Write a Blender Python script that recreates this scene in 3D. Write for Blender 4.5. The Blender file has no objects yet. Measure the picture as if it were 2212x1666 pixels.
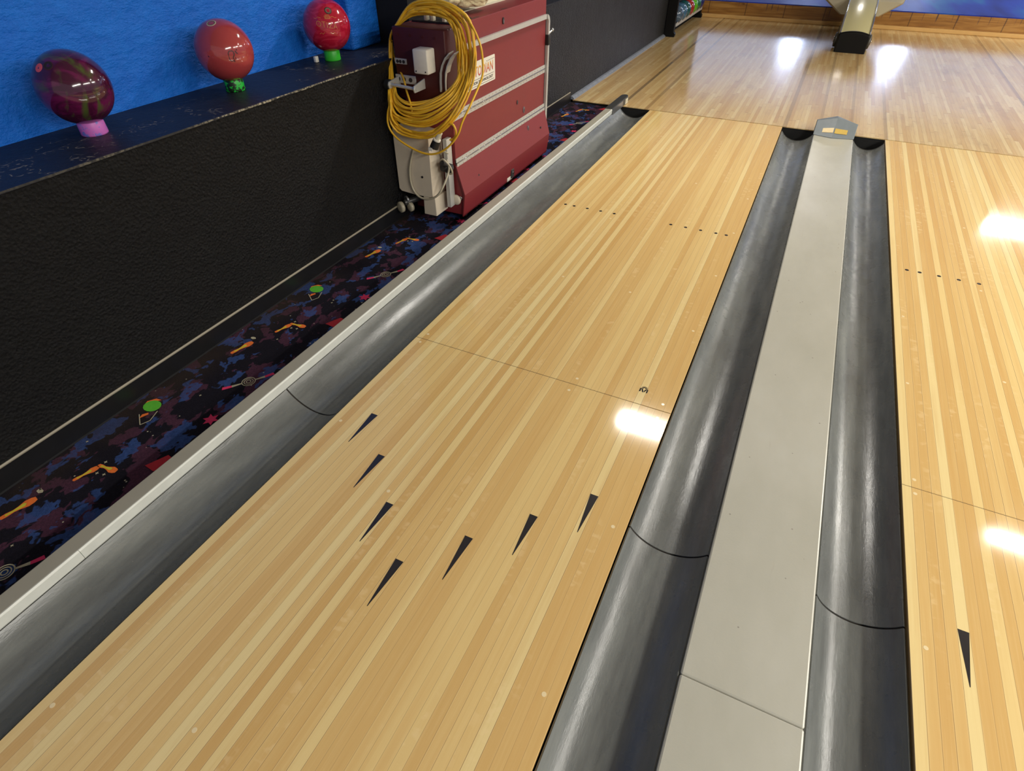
import bpy, bmesh, math, random
from mathutils import Vector, Matrix, noise as mnoise
random.seed(11)
PI = math.pi
SC = bpy.context.scene
COL = SC.collection

# ------------------------------------------------------------------ camera
cam_d = bpy.data.cameras.new('camera')
cam = bpy.data.objects.new('camera', cam_d)
COL.objects.link(cam)
cam_d.sensor_fit = 'HORIZONTAL'
cam_d.sensor_width = 36.0
cam_d.lens = 1217.009 / 2212 * 36.0
cam_d.clip_start = 0.05
cam_d.clip_end = 100
R = Vector((0.9004745, 0.4349066, -0.00138458))
U = Vector((-0.28503722, 0.59256836, 0.75340329))
F = Vector((-0.32848052, 0.6780258, -0.65755727))
M = Matrix(((R.x, U.x, -F.x, 1.173046), (R.y, U.y, -F.y, -5.09521), (R.z, U.z, -F.z, 1.371844), (0, 0, 0, 1)))
cam.matrix_world = M
SC.camera = cam

# ------------------------------------------------------------------ view and light
SC.view_settings.view_transform = 'Standard'
SC.view_settings.look = 'None'
SC.view_settings.exposure = 0.33
SC.view_settings.gamma = 1.0
SC.view_settings.use_curve_mapping = False
SC.cycles.use_denoising = True
SC.cycles.max_bounces = 8
world = bpy.data.worlds.new('world')
SC.world = world
world.use_nodes = True
world.node_tree.nodes['Background'].inputs['Color'].default_value = (0.95, 0.97, 1.0, 1)
world.node_tree.nodes['Background'].inputs['Strength'].default_value = 0.30

def area(name, loc, sx, sy, power, color=(1, .93, .82), rot=(0, 0, 0), spread=180):
    d = bpy.data.lights.new(name, 'AREA')
    d.shape = 'RECTANGLE'
    d.size, d.size_y = sx, sy
    d.energy = power
    d.color = color
    d.spread = math.radians(spread)
    o = bpy.data.objects.new(name, d)
    o.location = loc
    o.rotation_euler = rot
    COL.objects.link(o)
    return o

# tubes over lanes and seating, daylight at the entrance, each with added fills
W1 = (1, .955, .87)
area('lane_tube_and_fill', (0.62, -0.67, 2.9), 0.60, 0.15, 46, W1)
area('lane_tube_and_fill', (4.15, -0.67, 2.9), 0.9, 0.11, 22, W1)
area('lane_tube_and_fill', (6.8, -2.0, 2.9), 0.35, 3.2, 275, W1)  # added soft fill from the right, placed clear of the lane reflections
area('lane_tube_and_fill', (5.6, -6.2, 2.9), 0.35, 3.2, 390, W1)  # added fill that brightens the near end of the lanes
area('lane_tube_and_fill', (7.2, 2.2, 2.9), 0.4, 2.4, 300, W1)  # added fill that brightens the approach
area('seating_tube_and_fill', (5.15, 6.6, 2.9), 1.3, 0.16, 60, W1)
area('seating_tube_and_fill', (1.4, 7.2, 2.9), 0.3, 0.8, 16, W1)  # added lamp that puts a highlight on the ball return hood
area('daylight_and_fill', (0.42, 11.9, 1.40), 0.34, 0.26, 30, (.80, .90, 1), (math.radians(90), 0, 0))
area('daylight_and_fill', (2.62, 11.9, 1.32), 0.36, 0.55, 40, (.80, .90, 1), (math.radians(90), 0, 0))
area('daylight_and_fill', (3.0, 11.9, 1.9), 11.8, 1.6, 160, (.82, .91, 1), (math.radians(90), 0, 0))  # added wide panel, no real opening, spreads a sheen over the approach

# ------------------------------------------------------------------ node helpers
class NT:
    def __init__(s, name):
        s.m = bpy.data.materials.new(name)
        s.m.use_nodes = True
        s.t = s.m.node_tree
        s.b = s.t.nodes['Principled BSDF']
        s.L = s.t.links
        s._co = None
    def n(s, typ, **kw):
        nd = s.t.nodes.new(typ)
        for k, v in kw.items():
            setattr(nd, k, v)
        return nd
    def put(s, sock, v):
        if hasattr(v, 'is_output'):
            s.L.new(v, sock)
        elif v is not None:
            if isinstance(v, (tuple, list)) and len(v) == 3 and sock.type == 'RGBA':
                v = (*v, 1)
            sock.default_value = v
    def co(s):
        if s._co is None:
            s._co = s.n('ShaderNodeTexCoord').outputs['Object']
        return s._co
    def math(s, op, a, b=None, c=None, clamp=False):
        nd = s.n('ShaderNodeMath', operation=op, use_clamp=clamp)
        s.put(nd.inputs[0], a)
        if b is not None: s.put(nd.inputs[1], b)
        if c is not None: s.put(nd.inputs[2], c)
        return nd.outputs[0]
    def sep(s, v=None):
        nd = s.n('ShaderNodeSeparateXYZ')
        s.L.new(v or s.co(), nd.inputs[0])
        return nd.outputs
    def comb(s, x=0., y=0., z=0.):
        nd = s.n('ShaderNodeCombineXYZ')
        for i, v in enumerate((x, y, z)): s.put(nd.inputs[i], v)
        return nd.outputs[0]
    def scale(s, v=(1, 1, 1), src=None, rot=(0, 0, 0)):
        nd = s.n('ShaderNodeMapping')
        s.L.new(src or s.co(), nd.inputs['Vector'])
        nd.inputs['Scale'].default_value = v
        nd.inputs['Rotation'].default_value = rot
        return nd.outputs[0]
    def noise(s, sc, det=3, rough=.55, vec=None, dist=0., out='Fac'):
        nd = s.n('ShaderNodeTexNoise')
        s.L.new(vec or s.co(), nd.inputs['Vector'])
        nd.inputs['Scale'].default_value = sc
        nd.inputs['Detail'].default_value = det
        nd.inputs['Roughness'].default_value = rough
        nd.inputs['Distortion'].default_value = dist
        return nd.outputs[out]
    def white(s, vec=None, w=None):
        nd = s.n('ShaderNodeTexWhiteNoise', noise_dimensions='1D' if vec is None else '3D')
        if vec is None: s.put(nd.inputs['W'], w)
        else: s.put(nd.inputs['Vector'], vec)
        return nd.outputs['Value']
    def voro(s, sc, vec=None, feat='F1', out='Distance'):
        nd = s.n('ShaderNodeTexVoronoi', feature=feat)
        s.L.new(vec or s.co(), nd.inputs['Vector'])
        nd.inputs['Scale'].default_value = sc
        return nd.outputs[out]
    def ramp(s, fac, stops, interp='LINEAR'):
        nd = s.n('ShaderNodeValToRGB')
        nd.color_ramp.interpolation = interp
        el = nd.color_ramp.elements
        while len(el) < len(stops): el.new(0.5)
        for e, (p, c) in zip(el, stops):
            e.position = p
            e.color = (*c, 1) if len(c) == 3 else c
        s.put(nd.inputs[0], fac)
        return nd.outputs[0]
    def step(s, fac, a, b):
        nd = s.n('ShaderNodeMapRange', interpolation_type='SMOOTHSTEP')
        s.put(nd.inputs[0], fac)
        nd.inputs[1].default_value = a
        nd.inputs[2].default_value = b
        return nd.outputs[0]
    def mix(s, fac, a, b, mode='MIX'):
        nd = s.n('ShaderNodeMix', data_type='RGBA', blend_type=mode)
        s.put(nd.inputs['Factor'], fac)
        s.put(nd.inputs['A'], a)
        s.put(nd.inputs['B'], b)
        return nd.outputs['Result']
    def bump(s, h, strength=.3, dist=.01):
        nd = s.n('ShaderNodeBump')
        nd.inputs['Strength'].default_value = strength
        nd.inputs['Distance'].default_value = dist
        s.put(nd.inputs['Height'], h)
        s.L.new(nd.outputs[0], s.b.inputs['Normal'])
    def set(s, color=None, rough=None, metal=None, spec=None, coat=None, coat_rough=None):
        for k, v in (('Base Color', color), ('Roughness', rough), ('Metallic', metal), ('Specular IOR Level', spec),
                     ('Coat Weight', coat), ('Coat Roughness', coat_rough)):
            if v is not None: s.put(s.b.inputs[k], v)
        return s.m

def S(r, g, b):
    f = lambda c: (c / 255) / 12.92 if c / 255 <= .04045 else ((c / 255 + .055) / 1.055) ** 2.4
    return (f(r), f(g), f(b))

def plain(name, c, rough=.5, metal=0., var=.0, sc=30, bump=0., coat=0.):
    t = NT(name)
    col = c
    if var:
        f = t.noise(sc, 4)
        col = t.mix(f, tuple(x * (1 - var) for x in c), tuple(min(1, x * (1 + var)) for x in c))
    if bump:
        t.bump(t.noise(sc * 3, 4), bump, .004)
    return t.set(col, rough, metal, coat=coat, coat_rough=.08)

BP = 1.0541 / 39                                            # one board of a lane
def mat_lane(seed):
    t = NT('lane_maple')
    x, y, z = t.sep()
    u = t.math('DIVIDE', x, BP)
    bi = t.math('FLOOR', u)
    fr = t.math('FRACT', u)
    r1 = t.white(w=t.math('ADD', bi, seed))
    r2 = t.white(w=t.math('ADD', bi, seed + 77.3))
    col = t.ramp(r1, [(0, S(212, 173, 109)), (.30, S(219, 183, 119)), (.52, S(226, 194, 130)), (.72, S(230, 201, 137)), (1, S(236, 215, 156))])
    off = t.math('MULTIPLY', bi, 7.31)
    gv = t.comb(t.math('ADD', t.math('MULTIPLY', x, 150.), off), t.math('ADD', t.math('MULTIPLY', y, 3.4), off), 0.)
    g = t.noise(1.0, 4, .6, gv, .3)
    col = t.mix(t.math('MULTIPLY', t.step(g, .48, .75), .15), col, S(244, 222, 166))
    col = t.mix(t.math('MULTIPLY', t.step(g, .5, .25), .14), col, S(196, 148, 86))
    pv = t.comb(t.math('ADD', t.math('MULTIPLY', x, 30.), off), t.math('ADD', t.math('MULTIPLY', y, 1.1), off), 2.)
    col = t.mix(t.math('MULTIPLY', t.step(t.noise(1., 3, .5, pv), .45, .70), .30), col, S(208, 162, 98))
    fv = t.comb(t.math('ADD', t.math('MULTIPLY', x, 26.), off), t.math('ADD', t.math('MULTIPLY', y, 42.), t.math('MULTIPLY', r2, 50.)), 0.)
    fl = t.noise(1.0, 2, .5, fv)
    zone = t.noise(1.0, 2, .5, t.comb(t.math('ADD', t.math('MULTIPLY', x, 12.), off), t.math('MULTIPLY', y, 1.7), 3.))
    flm = t.math('MULTIPLY', t.step(fl, .5, .64), t.step(zone, .54, .66))
    col = t.mix(t.math('MULTIPLY', flm, .34), col, S(240, 214, 160))
    d = t.math('ABSOLUTE', t.math('SUBTRACT', fr, .5))
    hi = t.math('MULTIPLY', t.step(d, .40, .455), t.math('MULTIPLY', r2, .35))
    col = t.mix(hi, col, S(244, 224, 170))
    ln = t.math('MULTIPLY', t.step(d, .464, .484), t.math('MULTIPLY_ADD', r2, .65, .18))
    col = t.mix(ln, col, S(126, 82, 38))
    return t.set(col, t.math('MULTIPLY_ADD', t.noise(6, 3), .04, .055), spec=.5)

def mat_approach():
    t = NT('approach_boards')
    x, y, z = t.sep()
    u = t.math('DIVIDE', x, BP)
    bi = t.math('FLOOR', u)
    fr = t.math('FRACT', u)
    r0 = t.white(w=bi)
    v = t.math('ADD', t.math('DIVIDE', y, .85), t.math('MULTIPLY', r0, 19.))
    seg = t.math('FLOOR', v)
    r1 = t.white(vec=t.comb(bi, seg, 1.))
    col = t.ramp(r1, [(0, S(196, 161, 108)), (.2, S(205, 173, 119)), (.6, S(211, 182, 128)), (1, S(222, 198, 146))])
    gv = t.comb(t.math('MULTIPLY', x, 190.), t.math('ADD', t.math('MULTIPLY', y, 5.), t.math('MULTIPLY', r1, 40.)), 0.)
    g = t.noise(1., 5, .6, gv, .2)
    col = t.mix(t.math('MULTIPLY', t.step(g, .55, .3), .32), col, S(170, 130, 86))
    dk = t.noise(2.2, 5, .65, t.scale((1.6, .55, 1)))
    col = t.mix(t.math('MULTIPLY', t.step(dk, .52, .76), .38), col, S(140, 112, 78))
    # darker inlaid boards in line with the gutter edges
    for x0, w, k in ((-.262, .018, .70), (-.037, .018, .45), (1.068, .018, .45), (1.314, .015, .34), (1.537, .015, .30), (1.777, .016, .34), (2.86, .018, .5), (3.1, .016, .4)):
        m = t.math('MULTIPLY', t.step(t.math('ABSOLUTE', t.math('SUBTRACT', x, x0)), w, w - .006), k)
        m = t.math('MULTIPLY', m, t.math('MULTIPLY_ADD', r1, .5, .6))
        col = t.mix(m, col, S(84, 58, 42))
    d = t.math('ABSOLUTE', t.math('SUBTRACT', fr, .5))
    ln = t.math('MULTIPLY', t.step(d, .470, .492), t.math('MULTIPLY_ADD', r0, .5, .15))
    col = t.mix(ln, col, S(92, 62, 38))
    dv = t.math('ABSOLUTE', t.math('SUBTRACT', t.math('FRACT', v), .5))
    col = t.mix(t.math('MULTIPLY', t.step(dv, .494, .499), .5), col, S(92, 62, 38))
    rg = t.math('MULTIPLY_ADD', t.noise(3, 4), .12, .08)
    t.bump(t.noise(1., 3, .5, t.comb(t.math('MULTIPLY', x, 55.), t.math('MULTIPLY', y, 3.), 0.)), .06, .003)
    return t.set(col, rg, spec=.5)

def mat_gutter():
    t = NT('gutter_plastic')
    n1 = t.noise(1., 5, .65, t.scale((14, 2.2, 14)))
    n2 = t.noise(9., 4, .6)
    col = t.ramp(n1, [(.3, S(84, 86, 85)), (.55, S(104, 107, 105)), (.8, S(126, 128, 124))])
    sp = t.voro(60, t.scale((1.6, .8, 1)))
    col = t.mix(t.math('MULTIPLY', t.step(sp, .10, .05), t.step(n2, .62, .7)), col, S(176, 172, 160))
    rg = t.math('MULTIPLY_ADD', n2, .24, .16)
    t.bump(t.noise(1., 5, .7, t.scale((55, 12, 55))), .17, .005)
    return t.set(col, rg, spec=.55)

def mat_cap():
    t = NT('cap_paint')
    n1 = t.noise(4., 5, .6, t.scale((1, .5, 1)))
    col = t.ramp(n1, [(.3, S(174, 172, 158)), (.6, S(183, 181, 168)), (.85, S(190, 189, 178))])
    st = t.noise(1., 4, .6, t.scale((60, 4, 1)))
    col = t.mix(t.math('MULTIPLY', t.step(st, .66, .78), .35), col, S(158, 146, 130))
    sp = t.voro(18)
    col = t.mix(t.math('MULTIPLY', t.step(sp, .06, .03), .6), col, S(110, 104, 96))
    t.bump(t.noise(150, 3), .10, .002)
    return t.set(col, .27, spec=.5)

def mat_black_wall():
    t = NT('black_plaster')
    n = t.noise(38, 7, .74)
    v = t.noise(1., 4, .6, t.scale((1, 18, 3.5)))
    col = t.mix(t.step(n, .55, .9), (.007, .007, .0075), (.016, .016, .017))
    c = t.noise(5, 6, .75)
    col = t.mix(t.math('MULTIPLY', t.step(c, .70, .80), t.step(n, .52, .62)), col, S(66, 63, 58))
    h = t.math('ADD', t.math('MULTIPLY', n, 1.), t.math('MULTIPLY', v, .35))
    t.bump(t.math('ADD', h, t.math('MULTIPLY', t.voro(95), .5)), 1., .03)
    return t.set(col, t.math('MULTIPLY_ADD', c, .2, .34), spec=.5)

def mat_ledge():
    t = NT('ledge_paint')
    n = t.noise(9, 5, .7)
    col = t.mix(n, (.012, .013, .020), (.020, .022, .032))
    w = t.noise(6, 3, .6, out='Color')
    wv = t.mix(.5, t.co(), w, 'ADD')
    ring = t.voro(7, wv, 'DISTANCE_TO_EDGE')
    zone = t.noise(3.4, 4, .65)
    m = t.math('MULTIPLY', t.step(ring, .05, .008), t.step(zone, .52, .64))
    fine = t.noise(70, 3)
    m = t.math('MULTIPLY', m, t.step(fine, .42, .60))
    col = t.mix(t.math('MULTIPLY', m, .8), col, S(150, 142, 126))
    t.bump(t.noise(30, 6, .7), .45, .01)
    return t.set(col, .45, spec=.22)

def mat_edge_chip():
    t = NT('chipped_edge')
    n = t.noise(60, 5, .7)
    z = t.noise(2.5, 2)
    _, y, _z = t.sep()
    m = t.math('MULTIPLY', t.step(n, .42, .60), t.math('MULTIPLY', t.step(z, .35, .6), t.math('MULTIPLY_ADD', t.step(y, -4.2, -3.0), .75, .25)))
    return t.set(t.mix(m, (.012, .012, .013), S(188, 178, 152)), .6)

def mat_blue_wall():
    t = NT('blue_plaster')
    n = t.noise(1., 7, .72, t.scale((20, 12, 17)))
    col = t.mix(t.step(n, .3, .8), S(14, 106, 216), S(22, 124, 236))
    h = t.noise(1., 6, .7, t.scale((7, 4, 10)))
    t.bump(t.math('ADD', t.math('MULTIPLY', h, 1.), t.math('MULTIPLY', n, .6)), .7, .035)
    return t.set(col, .5, spec=.35)

def mat_carpet():
    t = NT('carpet')
    base = t.mix(t.noise(220, 2), (.004, .004, .007), (.016, .014, .024))
    wv = t.mix(.10, t.co(), t.noise(7, 3, .6, out='Color'), 'ADD')
    sc = t.scale((1.5, 1., 1), wv, (0, 0, .55))
    a = t.noise(9.5, 3, .6, sc)
    b = t.noise(9.5, 3, .6, t.scale((1.5, 1., 1), t.mix(1., wv, (3.1, 1.7, 0), 'ADD'), (0, 0, .55)))
    ma = t.math('MULTIPLY', t.step(a, .535, .565), t.math('MULTIPLY_ADD', t.noise(120, 2), .9, .25))
    mb = t.math('MULTIPLY', t.step(b, .525, .555), t.math('MULTIPLY_ADD', t.noise(140, 2), 1.0, .15))
    col = t.mix(mb, base, S(84, 50, 70))
    col = t.mix(ma, col, S(54, 80, 138))
    sp = t.voro(26)
    col = t.mix(t.math('MULTIPLY', t.step(sp, .09, .05), t.step(t.noise(11, 2), .5, .56)), col, S(176, 170, 150))
    x, y, z = t.sep()
    dirt = t.math('MULTIPLY', t.step(x, -.54, -.72), t.step(t.noise(4, 4), .35, .65))
    col = t.mix(t.math('MULTIPLY', dirt, .55), col, S(58, 48, 38))
    t.bump(t.noise(420, 2), .5, .004)
    return t.set(col, .95, spec=.1)

def mat_pine():
    t = NT('pine_riser')
    x, y, z = t.sep()
    g = t.noise(1., 5, .6, t.scale((1.4, 1, 16)), 1.2)
    col = t.ramp(g, [(.3, S(120, 78, 30)), (.5, S(152, 106, 46)), (.7, S(182, 138, 72))])
    k = t.voro(1.7, t.scale((1, 1, 2.2)))
    col = t.mix(t.step(k, .085, .05), col, S(58, 32, 18))
    j = t.math('ABSOLUTE', t.math('SUBTRACT', t.math('FRACT', t.math('DIVIDE', x, .52)), .5))
    col = t.mix(t.math('MULTIPLY', t.step(j, .486, .494), .7), col, S(60, 38, 24))
    d = t.noise(1., 3, .6, t.scale((34, 1, 1.2)))
    m = t.math('MULTIPLY', t.step(d, .60, .68), t.step(t.math('ADD', z, t.math('MULTIPLY', t.noise(9, 2), .08)), .13, .20))
    col = t.mix(t.math('MULTIPLY', m, .8), col, S(34, 32, 60))
    return t.set(col, .35)

def mat_blue_floor():
    t = NT('blue_floor_paint')
    n = t.noise(1., 3, .5, t.scale((2.4, .35, 1)))
    col = t.ramp(n, [(.3, S(22, 34, 124)), (.5, S(34, 60, 166)), (.62, S(34, 100, 170)), (.72, S(64, 74, 160))])
    return t.set(col, .45, spec=.10)

def mat_swirl(name, a, b, c, sc=9, dist=2.2, lo=.45, hi=.62, rough=.12, s2=.56, scuff=0):
    t = NT(name)
    n = t.noise(sc, 4, .55, t.scale((1, 1, 2.0), rot=(.4, .5, 1.1)), dist)
    m = t.noise(sc * .7, 3, .5, t.scale((1, 2.2, 1), rot=(.9, .1, .6)), dist)
    col = t.mix(t.step(n, lo, hi), a, b)
    col = t.mix(t.math('MULTIPLY', t.step(m, s2, s2 + .20), .85), col, c)
    if scuff:
        sp = t.voro(34, t.scale((1, 1, 1), rot=(.3, .2, .1)))
        col = t.mix(t.math('MULTIPLY', t.step(sp, .13, .07), t.step(t.noise(16, 2), .56, .62)), col, S(60, 26, 30))
    return t.set(col, rough, spec=.5, coat=.5, coat_rough=.05)

MT = {}
MT['lane'] = mat_lane(3.)
MT['lane2'] = mat_lane(58.)
MT['approach'] = mat_approach()
MT['gutter'] = mat_gutter()
MT['cap'] = mat_cap()
MT['black_wall'] = mat_black_wall()
MT['ledge'] = mat_ledge()
MT['chip'] = mat_edge_chip()
MT['blue_wall'] = mat_blue_wall()
MT['carpet'] = mat_carpet()
MT['pine'] = mat_pine()
MT['blue_floor'] = mat_blue_floor()
MT['inlay'] = plain('inlay_black', S(46, 44, 46), .16, var=.15, sc=60)
MT['plug_wood'] = plain('plug_wood', S(236, 216, 170), .2)
MT['joint'] = plain('joint_dark', S(36, 28, 20), .7)
MT['cap_top'] = plain('rail_taupe', S(160, 156, 142), .5, var=.06, sc=9, bump=.05)
MT['cap_side'] = plain('rail_white', S(206, 208, 200), .42, var=.10, sc=24, bump=.12)
MT['dark_metal'] = plain('dark_metal', S(86, 86, 84), .42, .6, var=.12, sc=20)
MT['cast'] = plain('cast_metal', S(112, 120, 124), .5, .05, var=.14, sc=26)
MT['metal'] = plain('brushed_metal', S(176, 178, 180), .32, .85, var=.12, sc=26)
MT['chrome'] = plain('chrome', S(210, 212, 214), .16, 1.)
MT['void'] = plain('void_black', (.004, .004, .004), .8)
MT['rubber'] = plain('black_rubber', (.010, .010, .010), .5)
MT['red'] = plain('red_enamel', S(124, 42, 46), .42, var=.06, sc=7)
MT['head_red'] = plain('head_red', S(66, 12, 12), .55, var=.06, sc=7)
MT['alu'] = plain('aluminium', S(196, 196, 192), .38, .35, var=.08, sc=40)
MT['white_plastic'] = plain('cream_plastic', S(206, 200, 178), .45, var=.05, sc=30)
MT['grey_box'] = plain('grey_box', S(224, 218, 204), .5, var=.06, sc=60, bump=.15)
MT['tank'] = plain('tank_grey', S(208, 196, 176), .5, var=.10, sc=12)
MT['yellow'] = plain('yellow_cord', S(230, 180, 44), .4, var=.08, sc=40)
MT['hose'] = plain('clear_hose', S(176, 168, 146), .3)
MT['label'] = plain('label_white', S(226, 222, 210), .4)
MT['cloth'] = plain('fleece', S(216, 204, 164), .95, var=.14, sc=40, bump=.9)
MT['cream_hood'] = plain('cream_hood', S(196, 190, 142), .24, var=.02, sc=5, coat=.25)
MT['tray_grey'] = plain('tray_grey', S(176, 170, 150), .3)
MT['pine_trim'] = plain('pine_trim', S(214, 172, 106), .4, var=.1, sc=12)
MT['shoe'] = plain('shoe_moulding', S(120, 126, 136), .5, var=.5, sc=26, bump=.4)
MT['base_black'] = plain('vinyl_black', (.008, .008, .009), .35, var=.3, sc=30)
MT['base_tan'] = plain('base_edge', S(142, 134, 116), .5, var=.15, sc=30)
MT['ceiling'] = plain('ceiling_tile', S(190, 188, 182), .9)
MT['room'] = plain('room_wall', S(120, 124, 140), .8)
MT['yellow_tape'] = plain('yellow_tape', S(196, 166, 84), .35, var=.15, sc=80)
MT['rack_black'] = plain('rack_black', (.004, .004, .004), .5)
MT['rack_black'].node_tree.nodes['Principled BSDF'].inputs['Specular IOR Level'].default_value = .2

# ------------------------------------------------------------------ mesh helpers
class MB:
    """collects shapes in world coordinates and links them as ONE mesh object"""
    def __init__(s):
        s.v, s.f, s.mi, s.sm = [], [], [], []
        s.mats = []
    def m(s, mat):
        if mat not in s.mats: s.mats.append(mat)
        return s.mats.index(mat)
    def add(s, vs, fs, mat, smooth=False):
        o = len(s.v)
        s.v += [tuple(v) for v in vs]
        k = s.m(mat)
        for f in fs:
            s.f.append(tuple(i + o for i in f))
            s.mi.append(k)
            s.sm.append(smooth)
        return s
    def box(s, a, b, mat):
        (x0, y0, z0), (x1, y1, z1) = a, b
        x0, x1 = sorted((x0, x1)); y0, y1 = sorted((y0, y1)); z0, z1 = sorted((z0, z1))
        vs = [(x0, y0, z0), (x1, y0, z0), (x1, y1, z0), (x0, y1, z0), (x0, y0, z1), (x1, y0, z1), (x1, y1, z1), (x0, y1, z1)]
        return s.add(vs, [(3, 2, 1, 0), (4, 5, 6, 7), (0, 1, 5, 4), (1, 2, 6, 5), (2, 3, 7, 6), (3, 0, 4, 7)], mat)
    def rbox(s, a, b, mat, r=.006, seg=2):
        bm = bmesh.new()
        bmesh.ops.create_cube(bm, size=1)
        for v in bm.verts:
            for i in range(3):
                v.co[i] = a[i] + (v.co[i] + .5) * (b[i] - a[i])
        bmesh.ops.recalc_face_normals(bm, faces=bm.faces[:])
        bmesh.ops.bevel(bm, geom=bm.edges[:], offset=r, segments=seg, profile=.5, affect='EDGES')
        return s.bm(bm, mat, True)
    def bm(s, bm, mat, smooth=False, mtx=None):
        bm.verts.index_update()
        s.add([(mtx @ v.co) if mtx else v.co.copy() for v in bm.verts], [[v.index for v in f.verts] for f in bm.faces], mat, smooth)
        bm.free()
        return s
    def prism(s, prof, axis, a, b, mat, smooth=False, caps=True):
        """prof: 2D points; axis 'x': (y,z), 'y': (x,z), 'z': (x,y)"""
        def P(p, t):
            return {'x': (t, p[0], p[1]), 'y': (p[0], t, p[1]), 'z': (p[0], p[1], t)}[axis]
        n = len(prof)
        vs = [P(p, a) for p in prof] + [P(p, b) for p in prof]
        fs = [(i, (i + 1) % n, n + (i + 1) % n, n + i) for i in range(n)]
        if caps:
            fs += [tuple(range(n))[::-1], tuple(range(n, 2 * n))]
        return s.add(vs, fs, mat, smooth)
    def sheet(s, prof, axis, a, b, mat, th=.004, smooth=True):
        """open 2D profile given thickness downwards, extruded"""
        lo = []
        for i, p in enumerate(prof):
            q0 = prof[max(0, i - 1)]; q1 = prof[min(len(prof) - 1, i + 1)]
            dx, dz = q1[0] - q0[0], q1[1] - q0[1]
            l = math.hypot(dx, dz) or 1
            lo.append((p[0] + dz / l * th, p[1] - dx / l * th))
        n = len(prof)
        def P(p, t):
            return {'x': (t, p[0], p[1]), 'y': (p[0], t, p[1]), 'z': (p[0], p[1], t)}[axis]
        vs = [P(p, a) for p in prof] + [P(p, b) for p in prof] + [P(p, a) for p in lo] + [P(p, b) for p in lo]
        fs = [(i, i + 1, n + i + 1, n + i) for i in range(n - 1)]
        s.add(vs, fs, mat, smooth)
        fs = [(2 * n + i + 1, 2 * n + i, 3 * n + i, 3 * n + i + 1) for i in range(n - 1)]
        fs += [(i + 1, i, 2 * n + i, 2 * n + i + 1) for i in range(n - 1)]
        fs += [(n + i, n + i + 1, 3 * n + i + 1, 3 * n + i) for i in range(n - 1)]
        fs += [(0, n, 3 * n, 2 * n), (n - 1, 2 * n - 1, 4 * n - 1, 3 * n - 1)]
        return s.add(vs, fs, mat, False)
    def cyl(s, p0, p1, r, mat, n=16, r1=None, smooth=True):
        p0, p1 = Vector(p0), Vector(p1)
        d = (p1 - p0).normalized()
        a = d.orthogonal().normalized()
        b = d.cross(a)
        r1 = r if r1 is None else r1
        vs = [p0 + (a * math.cos(2 * PI * i / n) + b * math.sin(2 * PI * i / n)) * r for i in range(n)]
        vs += [p1 + (a * math.cos(2 * PI * i / n) + b * math.sin(2 * PI * i / n)) * r1 for i in range(n)]
        s.add(vs, [(i, (i + 1) % n, n + (i + 1) % n, n + i) for i in range(n)], mat, smooth)
        o = vs
        return s.add(vs, [tuple(range(n))[::-1], tuple(range(n, 2 * n))], mat, False)
    def tube(s, pts, r, mat, n=8, sub=3, closed=False):
        P = [Vector(p) for p in pts]
        Q = []
        m = len(P)
        for i in range(m - 1 if not closed else m):
            a, b, c, d = (P[(i + k) % m] if closed else P[min(m - 1, max(0, i + k))] for k in (-1, 0, 1, 2))
            for k in range(sub):
                u = k / sub
                Q.append(.5 * ((2 * b) + (c - a) * u + (2 * a - 5 * b + 4 * c - d) * u * u + (3 * b - a - 3 * c + d) * u ** 3))
        if not closed: Q.append(P[-1])
        N = len(Q)
        nr = None
        vs = []
        for i in range(N):
            t = (Q[(i + 1) % N if closed else min(N - 1, i + 1)] - Q[i - 1 if (closed or i) else 0])
            t = t.normalized() if t.length > 1e-9 else Vector((0, 0, 1))
            nr = (t.orthogonal() if nr is None else (nr - t * nr.dot(t))).normalized()
            bn = t.cross(nr)
            for k in range(n):
                vs.append(Q[i] + (nr * math.cos(2 * PI * k / n) + bn * math.sin(2 * PI * k / n)) * r)
        fs = []
        for i in range(N if closed else N - 1):
            j = (i + 1) % N
            for k in range(n):
                fs.append((i * n + k, i * n + (k + 1) % n, j * n + (k + 1) % n, j * n + k))
        s.add(vs, fs, mat, True)
        if not closed:
            s.add(vs[:n] + vs[-n:], [tuple(range(n))[::-1], tuple(range(n, 2 * n))], mat)
        return s
    def ball(s, c, r, mat, seg=32, ring=16, sc=(1, 1, 1)):
        bm = bmesh.new()
        bmesh.ops.create_uvsphere(bm, u_segments=seg, v_segments=ring, radius=r)
        return s.bm(bm, mat, True, Matrix.Translation(Vector(c)) @ Matrix.Diagonal((*sc, 1)))
    def lathe(s, prof, c, mat, n=32, axis=(0, 0, 1)):
        q = Vector((0, 0, 1)).rotation_difference(Vector(axis))
        k = len(prof)
        vs = []
        for i in range(n):
            a = 2 * PI * i / n
            for (r, h) in prof:
                vs.append(Vector(c) + q @ Vector((r * math.cos(a), r * math.sin(a), h)))
        fs = []
        for i in range(n):
            j = (i + 1) % n
            for t in range(k - 1):
                fs.append((i * k + t, j * k + t, j * k + t + 1, i * k + t + 1))
        return s.add(vs, fs, mat, True)
    def poly(s, pts, mat):
        return s.add(pts, [tuple(range(len(pts)))], mat)
    def disc(s, c, r, mat, n=14, z=None):
        return s.poly([(c[0] + r * math.cos(2 * PI * i / n), c[1] + r * math.sin(2 * PI * i / n), c[2]) for i in range(n)], mat)
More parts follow.
